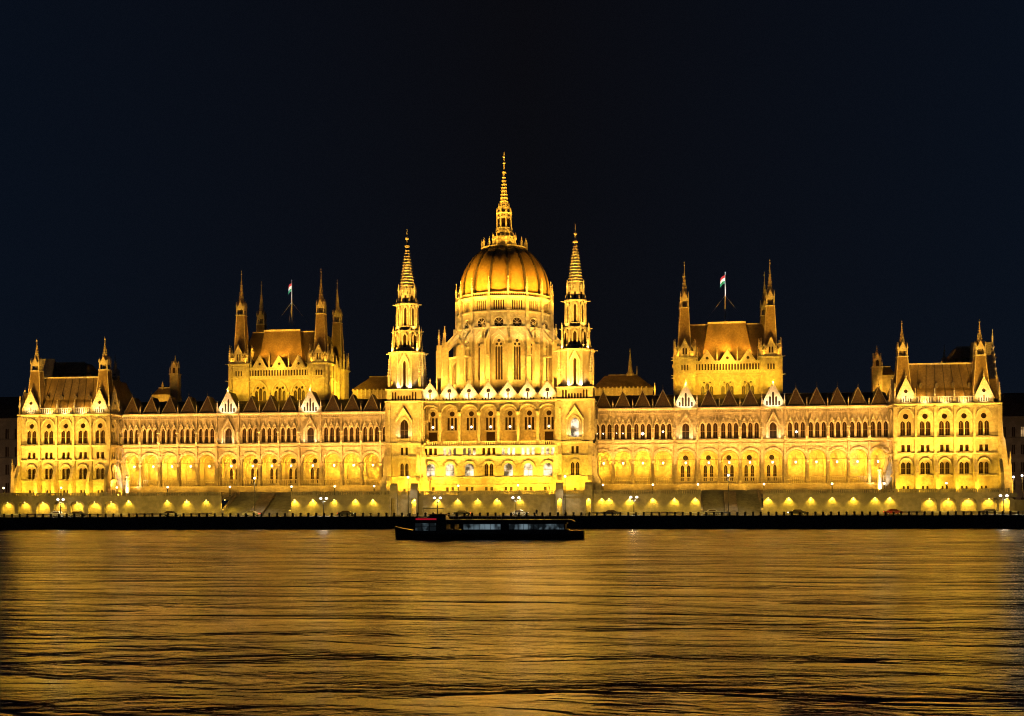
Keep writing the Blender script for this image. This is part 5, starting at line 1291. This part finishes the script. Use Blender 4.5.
# cars on the quay road
def car(paint, lab, loc, rz=0, lights=True):
    t = thing('parked_car', lab, 'car', loc, 'cars on the quay road', rz)
    b_ = MB(paint); n = 0
    prof_ = [(-2.15, .35), (-2.2, .75), (-1.95, .95), (-1.3, 1.0), (-.75, 1.42), (.75, 1.45), (1.35, 1.02), (2.05, .88), (2.18, .6), (2.15, .35)]
    q = []; 
    for yy, ins in ((-.86, 0), (.86, 0)):
        for x, z in prof_: q.append((x, yy*(1 if z < 1.05 else .82), z))
    m_ = len(prof_); b_.add(q, [tuple(range(m_)), tuple(range(2*m_-1, m_-1, -1))] + [(i, i+m_, (i+1) % m_+m_, (i+1) % m_) for i in range(m_)]); b_.build('body', t)
    g = MB('glass'); 
    for s in (-1, 1): g.add([(-1.15, s*.88, 1.02), (1.15, s*.88, 1.02), (.68, s*.735, 1.38), (-.68, s*.735, 1.38)], [(0, 1, 2, 3)])
    g.build('side_window', t)
    for x in (-1.35, 1.35):
        for s in (-1, 1): w = MB('rubber'); w.tube((x, s*.7, .32), (x, s*.9, .32), .32, .32, 12); w.tube((x, s*.9, .32), (x, s*.91, .32), .18, .18, 8, 'car_silver'); w.build('wheel', t)
    for s in (-1, 1):
        h = MB('headlight'); h.box(F0, -2.22, -2.17, s*.62-.14, s*.62+.14, .62, .76); h.build('headlight', t)
        h = MB('taillight'); h.box(F0, 2.15, 2.2, s*.62-.14, s*.62+.14, .7, .82); h.build('taillight', t)
    return t
cars = [(57, 'car_silver', 'silver car on the quay road before the leftmost pavilion'), (77, 'car_dark', 'dark car on the quay road before the leftmost pavilion'), (170, 'car_dark', 'dark car left of the left river stair, before the left wing'), (251, 'car_silver', 'silver car with lit headlights at the foot of the left river stair'), (346, 'car_dark', 'dark car on the quay road between left stair and spire tower'),
        (462, 'car_dark', 'dark car on the quay road below the dome, left one'), (519, 'car_silver', 'silver car on the quay road below the dome, right one'), (611, 'car_dark', 'dark car on the quay road right of the right spire tower'), (712, 'car_silver', 'silver car before the right river stair'), (797, 'car_dark', 'dark car on the quay road right of the right stair'), (893, 'car_red', 'red car on the quay road left of the rightmost pavilion'), (990, 'car_dark', 'dark car on the quay road by the far right corner')]
for i, (px, pm, lab) in enumerate(cars):
    y = -21.5 if i % 2 else -18.6; car(pm, lab, (U(px, y), y, ROAD), 0 if i % 2 else PI)

# person on the quay
def person(px, lab):
    y = VQ+3.2; t = thing('person', lab, 'person', (U(px, y), y, ROAD))
    me = bpy.data.meshes.new('body')
    V_ = [(0, 0, .92), (0, 0, 1.2), (0, 0, 1.42), (0, 0, 1.52), (0, 0, 1.68), (-.1, 0, .88), (-.12, .02, .48), (-.12, 0, .06), (-.12, -.12, .03), (.1, 0, .88), (.13, -.02, .48), (.14, .05, .06), (.14, -.08, .03),
          (-.2, 0, 1.4), (-.26, 0, 1.12), (-.24, -.08, .88), (.2, 0, 1.4), (.26, 0, 1.12), (.25, -.06, .88)]
    E_ = [(0, 1), (1, 2), (2, 3), (3, 4), (0, 5), (5, 6), (6, 7), (7, 8), (0, 9), (9, 10), (10, 11), (11, 12), (2, 13), (13, 14), (14, 15), (2, 16), (16, 17), (17, 18)]
    me.from_pydata(V_, E_, []); o = put(me, 'body', t)
    md = o.modifiers.new('skin', 'SKIN'); rad = [.15, .14, .15, .055, .1, .09, .065, .045, .04, .09, .065, .045, .04, .07, .05, .04, .07, .05, .04]
    for i, r in enumerate(rad): me.skin_vertices[0].data[i].radius = (r, r)
    me.skin_vertices[0].data[0].use_root = True
    o.modifiers.new('sub', 'SUBSURF').levels = 1; me.materials.append(MATS['coat'])
    return t
person(536.5, 'person in dark clothes standing on the quay below the right spire tower')

# neighbouring houses
def far_house(x0, x1, y, ytop, lab, storeys, bays, dep=18):
    u0, u1 = U(x0, y), U(x1, y); zt = W(ytop, (x0+x1)/2, y); t = thing('apartment_building', lab, 'building', ((u0+u1)/2, y, ROAD)); t['_off'] = tuple(t.location)
    mb = MB('facade_far'); F = Frame(0, y, 0, 0); holes = []; sh = (zt-ROAD-2)/storeys; bw = (u1-u0)/bays
    for i in range(storeys):
        for j in range(bays): holes.append(shift(rect(0, bw*.38, 0, sh*.55), u0+bw*(j+.5), ROAD+1.2+i*sh))
    mb.panel(F, [(u0, ROAD-.2), (u1, ROAD-.2), (u1, zt), (u0, zt)], holes, 0, .4)
    mb.box(F, u0, u1, -dep, -.6, ROAD-.2, zt-.1)
    for i in range(1, storeys): mb.box(F, u0, u1, .005, .3, ROAD+.6+i*sh, ROAD+.85+i*sh)
    cornice(mb, F, u0-.3, u1+.3, zt, .9, .9, 'facade_far'); mb.build('wall', t)
    k = 0
    for i in range(storeys):
        for j in range(bays):
            lit = (i*7+j*3+int(x0)) % 11 == 0
            w = MB('glass_warm' if lit else 'glass'); w.panel(F0, rect(0, bw*.38, 0, sh*.55), [], -.35, 0); w.box(F0, -.05, .05, -.33, -.28, 0, sh*.55, 'facade_far')
            at(cached(('fh', x0, lit), lambda: w.mesh('window')), 'window', t, F, u0+bw*(j+.5), 0, ROAD+1.2+i*sh)
    r = MB('roof_far'); r.frus(u0-.4, u1+.4, y-.4, y+dep, zt, u0+2, u1-2, y+5, y+dep-5, zt+4.5); r.build('roof', t)
far_house(-90, 21, 70, 419, 'dim five storey apartment block beyond the far left pavilion', 5, 12)
far_house(-60, 25, 110, 408, 'taller dark block with pitched roof behind the left neighbour house', 6, 9)
far_house(1000, 1110, 78, 416, 'dim five storey apartment block beyond the far right pavilion', 5, 12)
far_house(1003, 1120, 118, 404, 'taller dark block with pitched roof behind the right neighbour house', 6, 9)
for px, py, lab in ((1013.5, 480, 'glowing street lamp on the embankment right of the rightmost pavilion, left one of two'), (1022, 478.6, 'glowing street lamp on the embankment at the right picture edge, right one of two')):
    y = 12; o = clone(tl, (U(px, y), y, W(py, px, y)-9.2), lab); bulb((U(px, y), y-.6, W(py, px, y)), 150, (1, .7, .35), .5)
    o.children[0].name = 'post'

# white-lit statue pedestals flanking the wing ends
def pylon(px, ptop, pbot, v, lab):
    x = U(px, v); z0, z1 = TER, W(ptop, px, v); t = thing('stone_pylon', lab, 'pillar', (x, v, z0), 'floodlit pylons at the ends of the arcades'); h = z1-z0
    mb = MB('stone_trim'); mb.lathe(0, 0, [(.75, 0), (.75, .5), (.5, .7), (.46, h*.8), (.62, h*.82), (.62, h*.86), (.3, h*.9), (.04, h)], 8); mb.build('shaft', t)
    spot((x, v-2.6, TER+.5), (x, v, TER+3.4), 2600, (1, .85, .6), 75, .5, .2)
pylon(127.3, 473, 492, 4.0, 'pale stone pylon at the left end of the left arcade')
pylon(879.6, 465.5, 490, 4.0, 'pale stone pylon at the right end of the right arcade')

# ================================================================== FLOODLIGHTS
KW = 1000
def row(xa, xb, n, y, z, ty, tz, power, col, ang=100, size=.4, dx=0, blend=.9):
    for i in range(n):
        x = xa+(xb-xa)*(i+.5)/n; spot((x, y, z), (x+dx, ty, tz), power, col, ang, blend, size)
CO = wl['corn']
for (cs_, ed) in (WL, WR):
    a, b_ = ed[0], ed[-1]
    row(a, b_, 6, -31, ROAD+5, VW, 30, 19*KW, ROSE, 52, .5)            # masts by the quay
    for c in cs_: spot((c-1.9, VW-8, TER+.4), (c-1.7, VW, 31), 27*KW, ROSE, 54, .8, .25)
    for c in cs_: spot((c-1.9, VW-4.2, TER+.4), (c-1.6, VW, TER+9), 1.0*KW, GOLD, 130, .7, .2)   # washers at the foot
for P in (PL, PR):
    e, z = P[1], P[2]
    row(e[0], e[5], 4, -31, ROAD+5, 0, 34, 28*KW, WARM, 50, .5)
    for c in P[0]: spot((c-1.4, -7.5, TER+.4), (c-1.3, 0, 30), 27*KW, WARM, 60, .8, .25)
    for c in P[0]: spot((c-1.3, -4.8, TER+.4), (c-1.0, 0, TER+8), 3.6*KW, YEL, 135, .7, .2)
    row(e[1], e[4], 3, .75, z['corn']+.4, 3.4, z['corn']+3.4, 3.0*KW, GOLD, 110, .15)
    row(e[1], e[4], 3, -1.6, z['corn']+.4, 0, z['corn']+1.2, .5*KW, PALE, 130, .15)
    for c in (P[0][0], P[0][4]):
        spot((c, -2.4, z['corn']+.5), (c, 0, z['corn']+2.5), 0.75*KW, PALE, 110, .7, .15)
        spot((c, -31, ROAD+6), (c, 3, 47), 130*KW, GOLD, 22, .7, .3)
for sg, P in ((-1, PL), (1, PR)):
    ex = P[1][0] if sg < 0 else P[1][5]
    spot((ex+sg*16, -4, TER+1), (ex, 10, 22), 60*KW, WARM, 90, .8, .4)
    spot((ex+sg*12, 2, TER+1), (ex, 9, 40), 60*KW, PALE, 40, .8, .4)
spot((PL[1][5]+9, 2, TER+.5), (PL[1][5], 5, 20), 12*KW, GOLD, 100, .8, .3)
spot((PR[1][0]-9, 2, TER+.5), (PR[1][0], 5, 20), 8*KW, GOLD, 100, .8, .3)
# central block
row(CE[0], CE[7], 4, -31, ROAD+5, VC, 32, 19*KW, WARM, 50, .5)
for c in cs: spot((c, -12.6, TER+.4), (c, VC, 30), 23*KW, WARM, 60, .8, .25)
for i, c in enumerate(cs): spot((c, -10.5, TER+.4), (c, VC, TER+7), (5.0 if i in (0, 1, 4, 5, 6) else 1.9)*KW, YEL, 130, .7, .2)
for c in cs: spot((c, VC-.5, c_['balb']+.3), (c, VC+3.9, c_['balb']+6), 1.1*KW, AMB, 120, .8, .15)
for c in cs: spot((c, VC-2.4, c_['corn']+.4), (c, VC, c_['corn']+3), 1.3*KW, PALE, 110, .8, .15)
# towers
for x, Y, z, zg in (T1, T2):
    spot((x, -31, ROAD+5), (x, VT, 30), 44*KW, WARM, 40, .8, .4)
    for dx in (-7, 7):
        spot((x+dx, -31, ROAD+5), (x, Y, z['cl']-3), 95*KW, WARM, 24, .7, .4)
        spot((x+dx, -31, ROAD+5), (x, Y, z['al']), 220*KW, WARM, 17, .7, .4)
        spot((x+dx, -31, ROAD+5), (x, Y, z['fin']-4), 330*KW, WARM, 11, .6, .4)
    spot((x-1.5, -12.6, TER+.4), (x, VT, TER+8), 5.5*KW, YEL, 120, .8, .4); spot((x+1.5, -12.6, TER+.4), (x, VT, TER+8), 4.5*KW, YEL, 120, .8, .4)
    for sg in (-1, 1):
        spot((x+sg*12, VT-3, TER+.5), (x+sg*4.7, VT+4, 26), 9*KW, WARM, 90, .8, .4)
        spot((x+sg*1.7, VT-.5, zg+.2), (x, Y, zg+9), 1.6*KW, PALE, 100, .7, .15)
        spot((x+sg*5.9, Y-2, zg+.2), (x, Y, zg+14), 3.6*KW, GOLD, 90, .7, .15)
    for k in range(4):
        a = PI/4+k*PI/2
        spot((x+math.cos(a)*5.2, Y+math.sin(a)*5.2, z['cl']+.3), (x, Y, z['cl']+6), 1.5*KW, WARM, 100, .7, .1)
        spot((x+math.cos(a)*3.9, Y+math.sin(a)*3.9, z['bl']+.3), (x, Y, z['bl']+6), 1.0*KW, WARM, 100, .7, .1)
    spot((x-1.4, VT-1.3, z['wb']+.3), (x-1.0, VT, z['wb']+3), .3*KW, PALE, 120, .7, .1); spot((x+1.4, VT-1.3, z['wb']+.3), (x+1.0, VT, z['wb']+3), .3*KW, PALE, 120, .7, .1)
# dome: floods on the roofs round the drum
for k in range(-5, 6):
    a = -PI/2 + k*2*PI/16; R1 = 25.0
    spot((DX+math.cos(a)*R1, VD+math.sin(a)*R1, CO+4.0), (DX+math.cos(a)*12.5, VD+math.sin(a)*12.5, zD(328)), 30*KW, WARM, 95, .8, .4)
for k in range(-5, 6):
    a = -PI/2 + k*2*PI/16
    spot((DX+math.cos(a)*25, VD+math.sin(a)*25, zD(345)), (DX+math.cos(a)*10, VD+math.sin(a)*10, zD(268)), 70*KW, GOLD, 40, .8, .3)
    spot((DX+math.cos(a)*18.2, VD+math.sin(a)*18.2, zD(352)), (DX+math.cos(a)*13.3, VD+math.sin(a)*13.3, zD(322)), 3.6*KW, (1, .6, .15), 100, .8, .2)
for dx in (-60, -20, 35): spot((DX+dx, -31, ROAD+6), (DX, VD-6, zD(235)), 500*KW, GOLD, 14, .8, .5)
for dx in (-70, 70): spot((DX+dx, -20, ROAD+6), (DX, VD-8, zD(258)), 800*KW, GOLD, 15, .9, .5)
for k in range(6):
    a = -PI/2+(k-2.5)*PI/5; spot((DX+math.cos(a)*6.2, VD+math.sin(a)*6.2, zD(247)), (DX, VD, zD(222)), 1.0*KW, GOLD, 80, .7, .2)
    spot((DX+math.cos(a)*9.0, VD+math.sin(a)*9.0, zD(249.5)+.1), (DX+math.cos(a)*5, VD+math.sin(a)*5, zD(240)), .2*KW, GOLD, 110, .7, .1)
# halls
for xs, z, V, DEP, dc in (HL, HR):
    KW = 1000 if xs[0] > 0 else 850
    row(xs[0]+3, xs[1]-3, 3, V-7, CO+6.5, V, z['wt']-1, 4.6*KW, YEL, 110, .3)
    for x in xs:
        spot((x, V-7, CO+6), (x, V, z['wt']+2), 5.6*KW, YEL, 100, .8, .3)
        spot((x, V-8, CO+4.2), (x, V+2, z['crt']), 16*KW, GOLD, 55, .8, .3)
        spot((x, V-11, CO+4.2), (x, V+2, z['tl']), 75*KW, GOLD, 24, .7, .3)
        for sg in (-1, 1): spot((x+sg*2.2, V-.3, z['led']+.2), (x, V+3.2, z['led']+7), .6*KW, GOLD, 90, .7, .1)
    spot((dc[1], V+1.0, z['rb']+.3), (dc[1], V+4.5, z['rb']+4), 3.2*KW, AMB, 125, .8, .15)
    for c in (dc[0]-1, dc[2]+1): spot((c, V+.9, z['rb']+.2), (c, V+4.5, z['rb']+3), 2.4*KW, AMB, 125, .8, .15)
    spot((dc[1], V-20, CO+3), (dc[1], V+4, z['rb']+3), 95*KW, GOLD, 30, .8, .3)
    spot((xs[1]+9, V+6, CO+5), (xs[1]+2, V+12, z['led']-2), 26*KW, YEL, 130, .8, .3)
    spot((xs[1]+7, V+20, CO+5), (xs[1]+2, V+20, z['led']-2), 16*KW, YEL, 130, .8, .3)
    spot((xs[0]-9, V+8, CO+5), (xs[0]-2, V+13, z['led']), 12*KW, YEL, 120, .8, .3)
    for x in xs: spot((x, V+4, z['rt']+1), (x, V+DEP-3.2, z['tip']-8), 16*KW, GOLD, 60, .8, .3)
KW = 1000
for (cs_, ed), idxs in ((WL, (5, 9)), (WR, (4, 8))):
    for i in idxs:
        for sg in (-1, 1): spot((cs_[i]+sg*1.6, VW-2.0, CO+.3), (cs_[i]+sg*.6, VW, CO+2.2), .62*KW, (1, .84, .5), 130, .7, .1)
        for sg in (-1, 1): spot((cs_[i]+sg*1.3, VW-1.5, wl['wb']-.2), (cs_[i]+sg*1.2, VW, wl['wb']+2.2), .2*KW, (1, .84, .5), 120, .7, .1)
for px, y, zz, pw_ in ((620, 31, 388, 2.2), (600, 31, 388, 1.6), (643, 31, 388, 1.6), (372, 31, 392, 1.2), (388, 31, 392, 1.0)): spot((U(px, y-2), y-3, CO+4.2), (U(px, y), y+6, CO+7), pw_*KW, GOLD, 120, .8, .3)
for px in (175.6, 877.2): spot((U(px, 19), 19, CO+4.2), (U(px, 30), 30, CO+11), 14*KW, GOLD, 60, .7, .2)
spot((U(161, 24), 24, CO+4.2), (U(161, 33), 33, CO+4), 4*KW, GOLD, 100, .7, .2)
spot((U(889, 24), 24, CO+4.2), (U(889, 33), 33, CO+7), 4*KW, GOLD, 100, .7, .2)
# street lighting of the neighbouring blocks
spot((U(-10, 40), 40, 9), (U(-5, 70), 70, 20), 7*KW, (1, .6, .28), 110, .8, .4); spot((U(16, 40), 44, 6), (U(12, 70), 70, 20), 4*KW, (1, .6, .28), 100, .8, .4)
spot((U(1030, 46), 46, 8), (U(1022, 78), 78, 20), 5*KW, (1, .6, .28), 100, .8, .4)
row(U(-20, -30), U(1040, -30), 18, -31, ROAD+6, VTW, ROAD+2.5, 4.2*KW, (1, .60, .08), 105, .4, 0, .6)  # added fill spots, no lamps stand here, to brighten the terrace wall

# ================================================================== SKY, MOON, CAMERA
w = bpy.data.worlds.new('World'); scene.world = w; w.use_nodes = True; N = w.node_tree.nodes; L = w.node_tree.links
bg = N['Background']; sky = N.new('ShaderNodeTexSky'); sky.sky_type = 'NISHITA'; sky.sun_disc = False; sky.sun_elevation = math.radians(22); sky.sun_rotation = math.radians(200)
tc = N.new('ShaderNodeTexCoord'); sp_ = N.new('ShaderNodeSeparateXYZ'); L.new(tc.outputs['Generated'], sp_.inputs[0])
mr = N.new('ShaderNodeMapRange'); mr.inputs['From Min'].default_value = 0; mr.inputs['From Max'].default_value = .38; sx_ = N.new('ShaderNodeMath'); sx_.operation = 'ADD'; sx_.inputs[1].default_value = .10; L.new(sp_.outputs['X'], sx_.inputs[0]); ab_ = N.new('ShaderNodeMath'); ab_.operation = 'ABSOLUTE'; L.new(sx_.outputs[0], ab_.inputs[0]); L.new(ab_.outputs[0], mr.inputs['Value'])
cr = N.new('ShaderNodeValToRGB'); cr.color_ramp.elements[0].color = (.0029, .0028, .0042, 1); cr.color_ramp.elements[1].color = (.0024, .0046, .0104, 1); L.new(mr.outputs['Result'], cr.inputs['Fac'])
mx = N.new('ShaderNodeMix'); mx.data_type = 'RGBA'; mx.blend_type = 'ADD'; mx.inputs['Factor'].default_value = .0002; L.new(cr.outputs['Color'], mx.inputs['A']); L.new(sky.outputs['Color'], mx.inputs['B'])
L.new(mx.outputs['Result'], bg.inputs['Color']); bg.inputs['Strength'].default_value = .78
sun = bpy.data.lights.new('moon', 'SUN'); sun.energy = .012; sun.angle = math.radians(.5); sun.color = (.7, .8, 1); so = bpy.data.objects.new('moon', sun); COL.objects.link(so)
so.rotation_euler = (math.radians(68), 0, math.radians(-20))

cam = bpy.data.cameras.new('camera'); co = bpy.data.objects.new('camera', cam); COL.objects.link(co); scene.camera = co
co.location = (0, -D0, CH); cam.sensor_fit = 'HORIZONTAL'; cam.sensor_width = 36; cam.lens = FPX/1024*36
cam.shift_x = 0; cam.shift_y = (HOR-358)/1024
co.rotation_euler = (Matrix.Rotation(TH, 4, 'Z') @ Matrix.Rotation(PI/2, 4, 'X') @ Matrix.Rotation(-ROLL, 4, 'Z')).to_euler()
cam.clip_start = .5; cam.clip_end = 20000
scene.view_settings.view_transform = 'Standard'; scene.view_settings.look = 'None'; scene.view_settings.exposure = .25; scene.view_settings.gamma = 1
scene.render.dither_intensity = 2.0; scene.cycles.use_light_tree = True; scene.cycles.filter_width = 1.1; scene.cycles.max_bounces = 5; scene.cycles.diffuse_bounces = 2; scene.cycles.glossy_bounces = 2; scene.cycles.use_denoising = True
scene.cycles.sample_clamp_indirect = 80; scene.cycles.sample_clamp_direct = 0
for o in bpy.data.objects:
    if '_off' in o: del o['_off']
print('LIGHTS', NL[0], 'OBJECTS', len(bpy.data.objects))
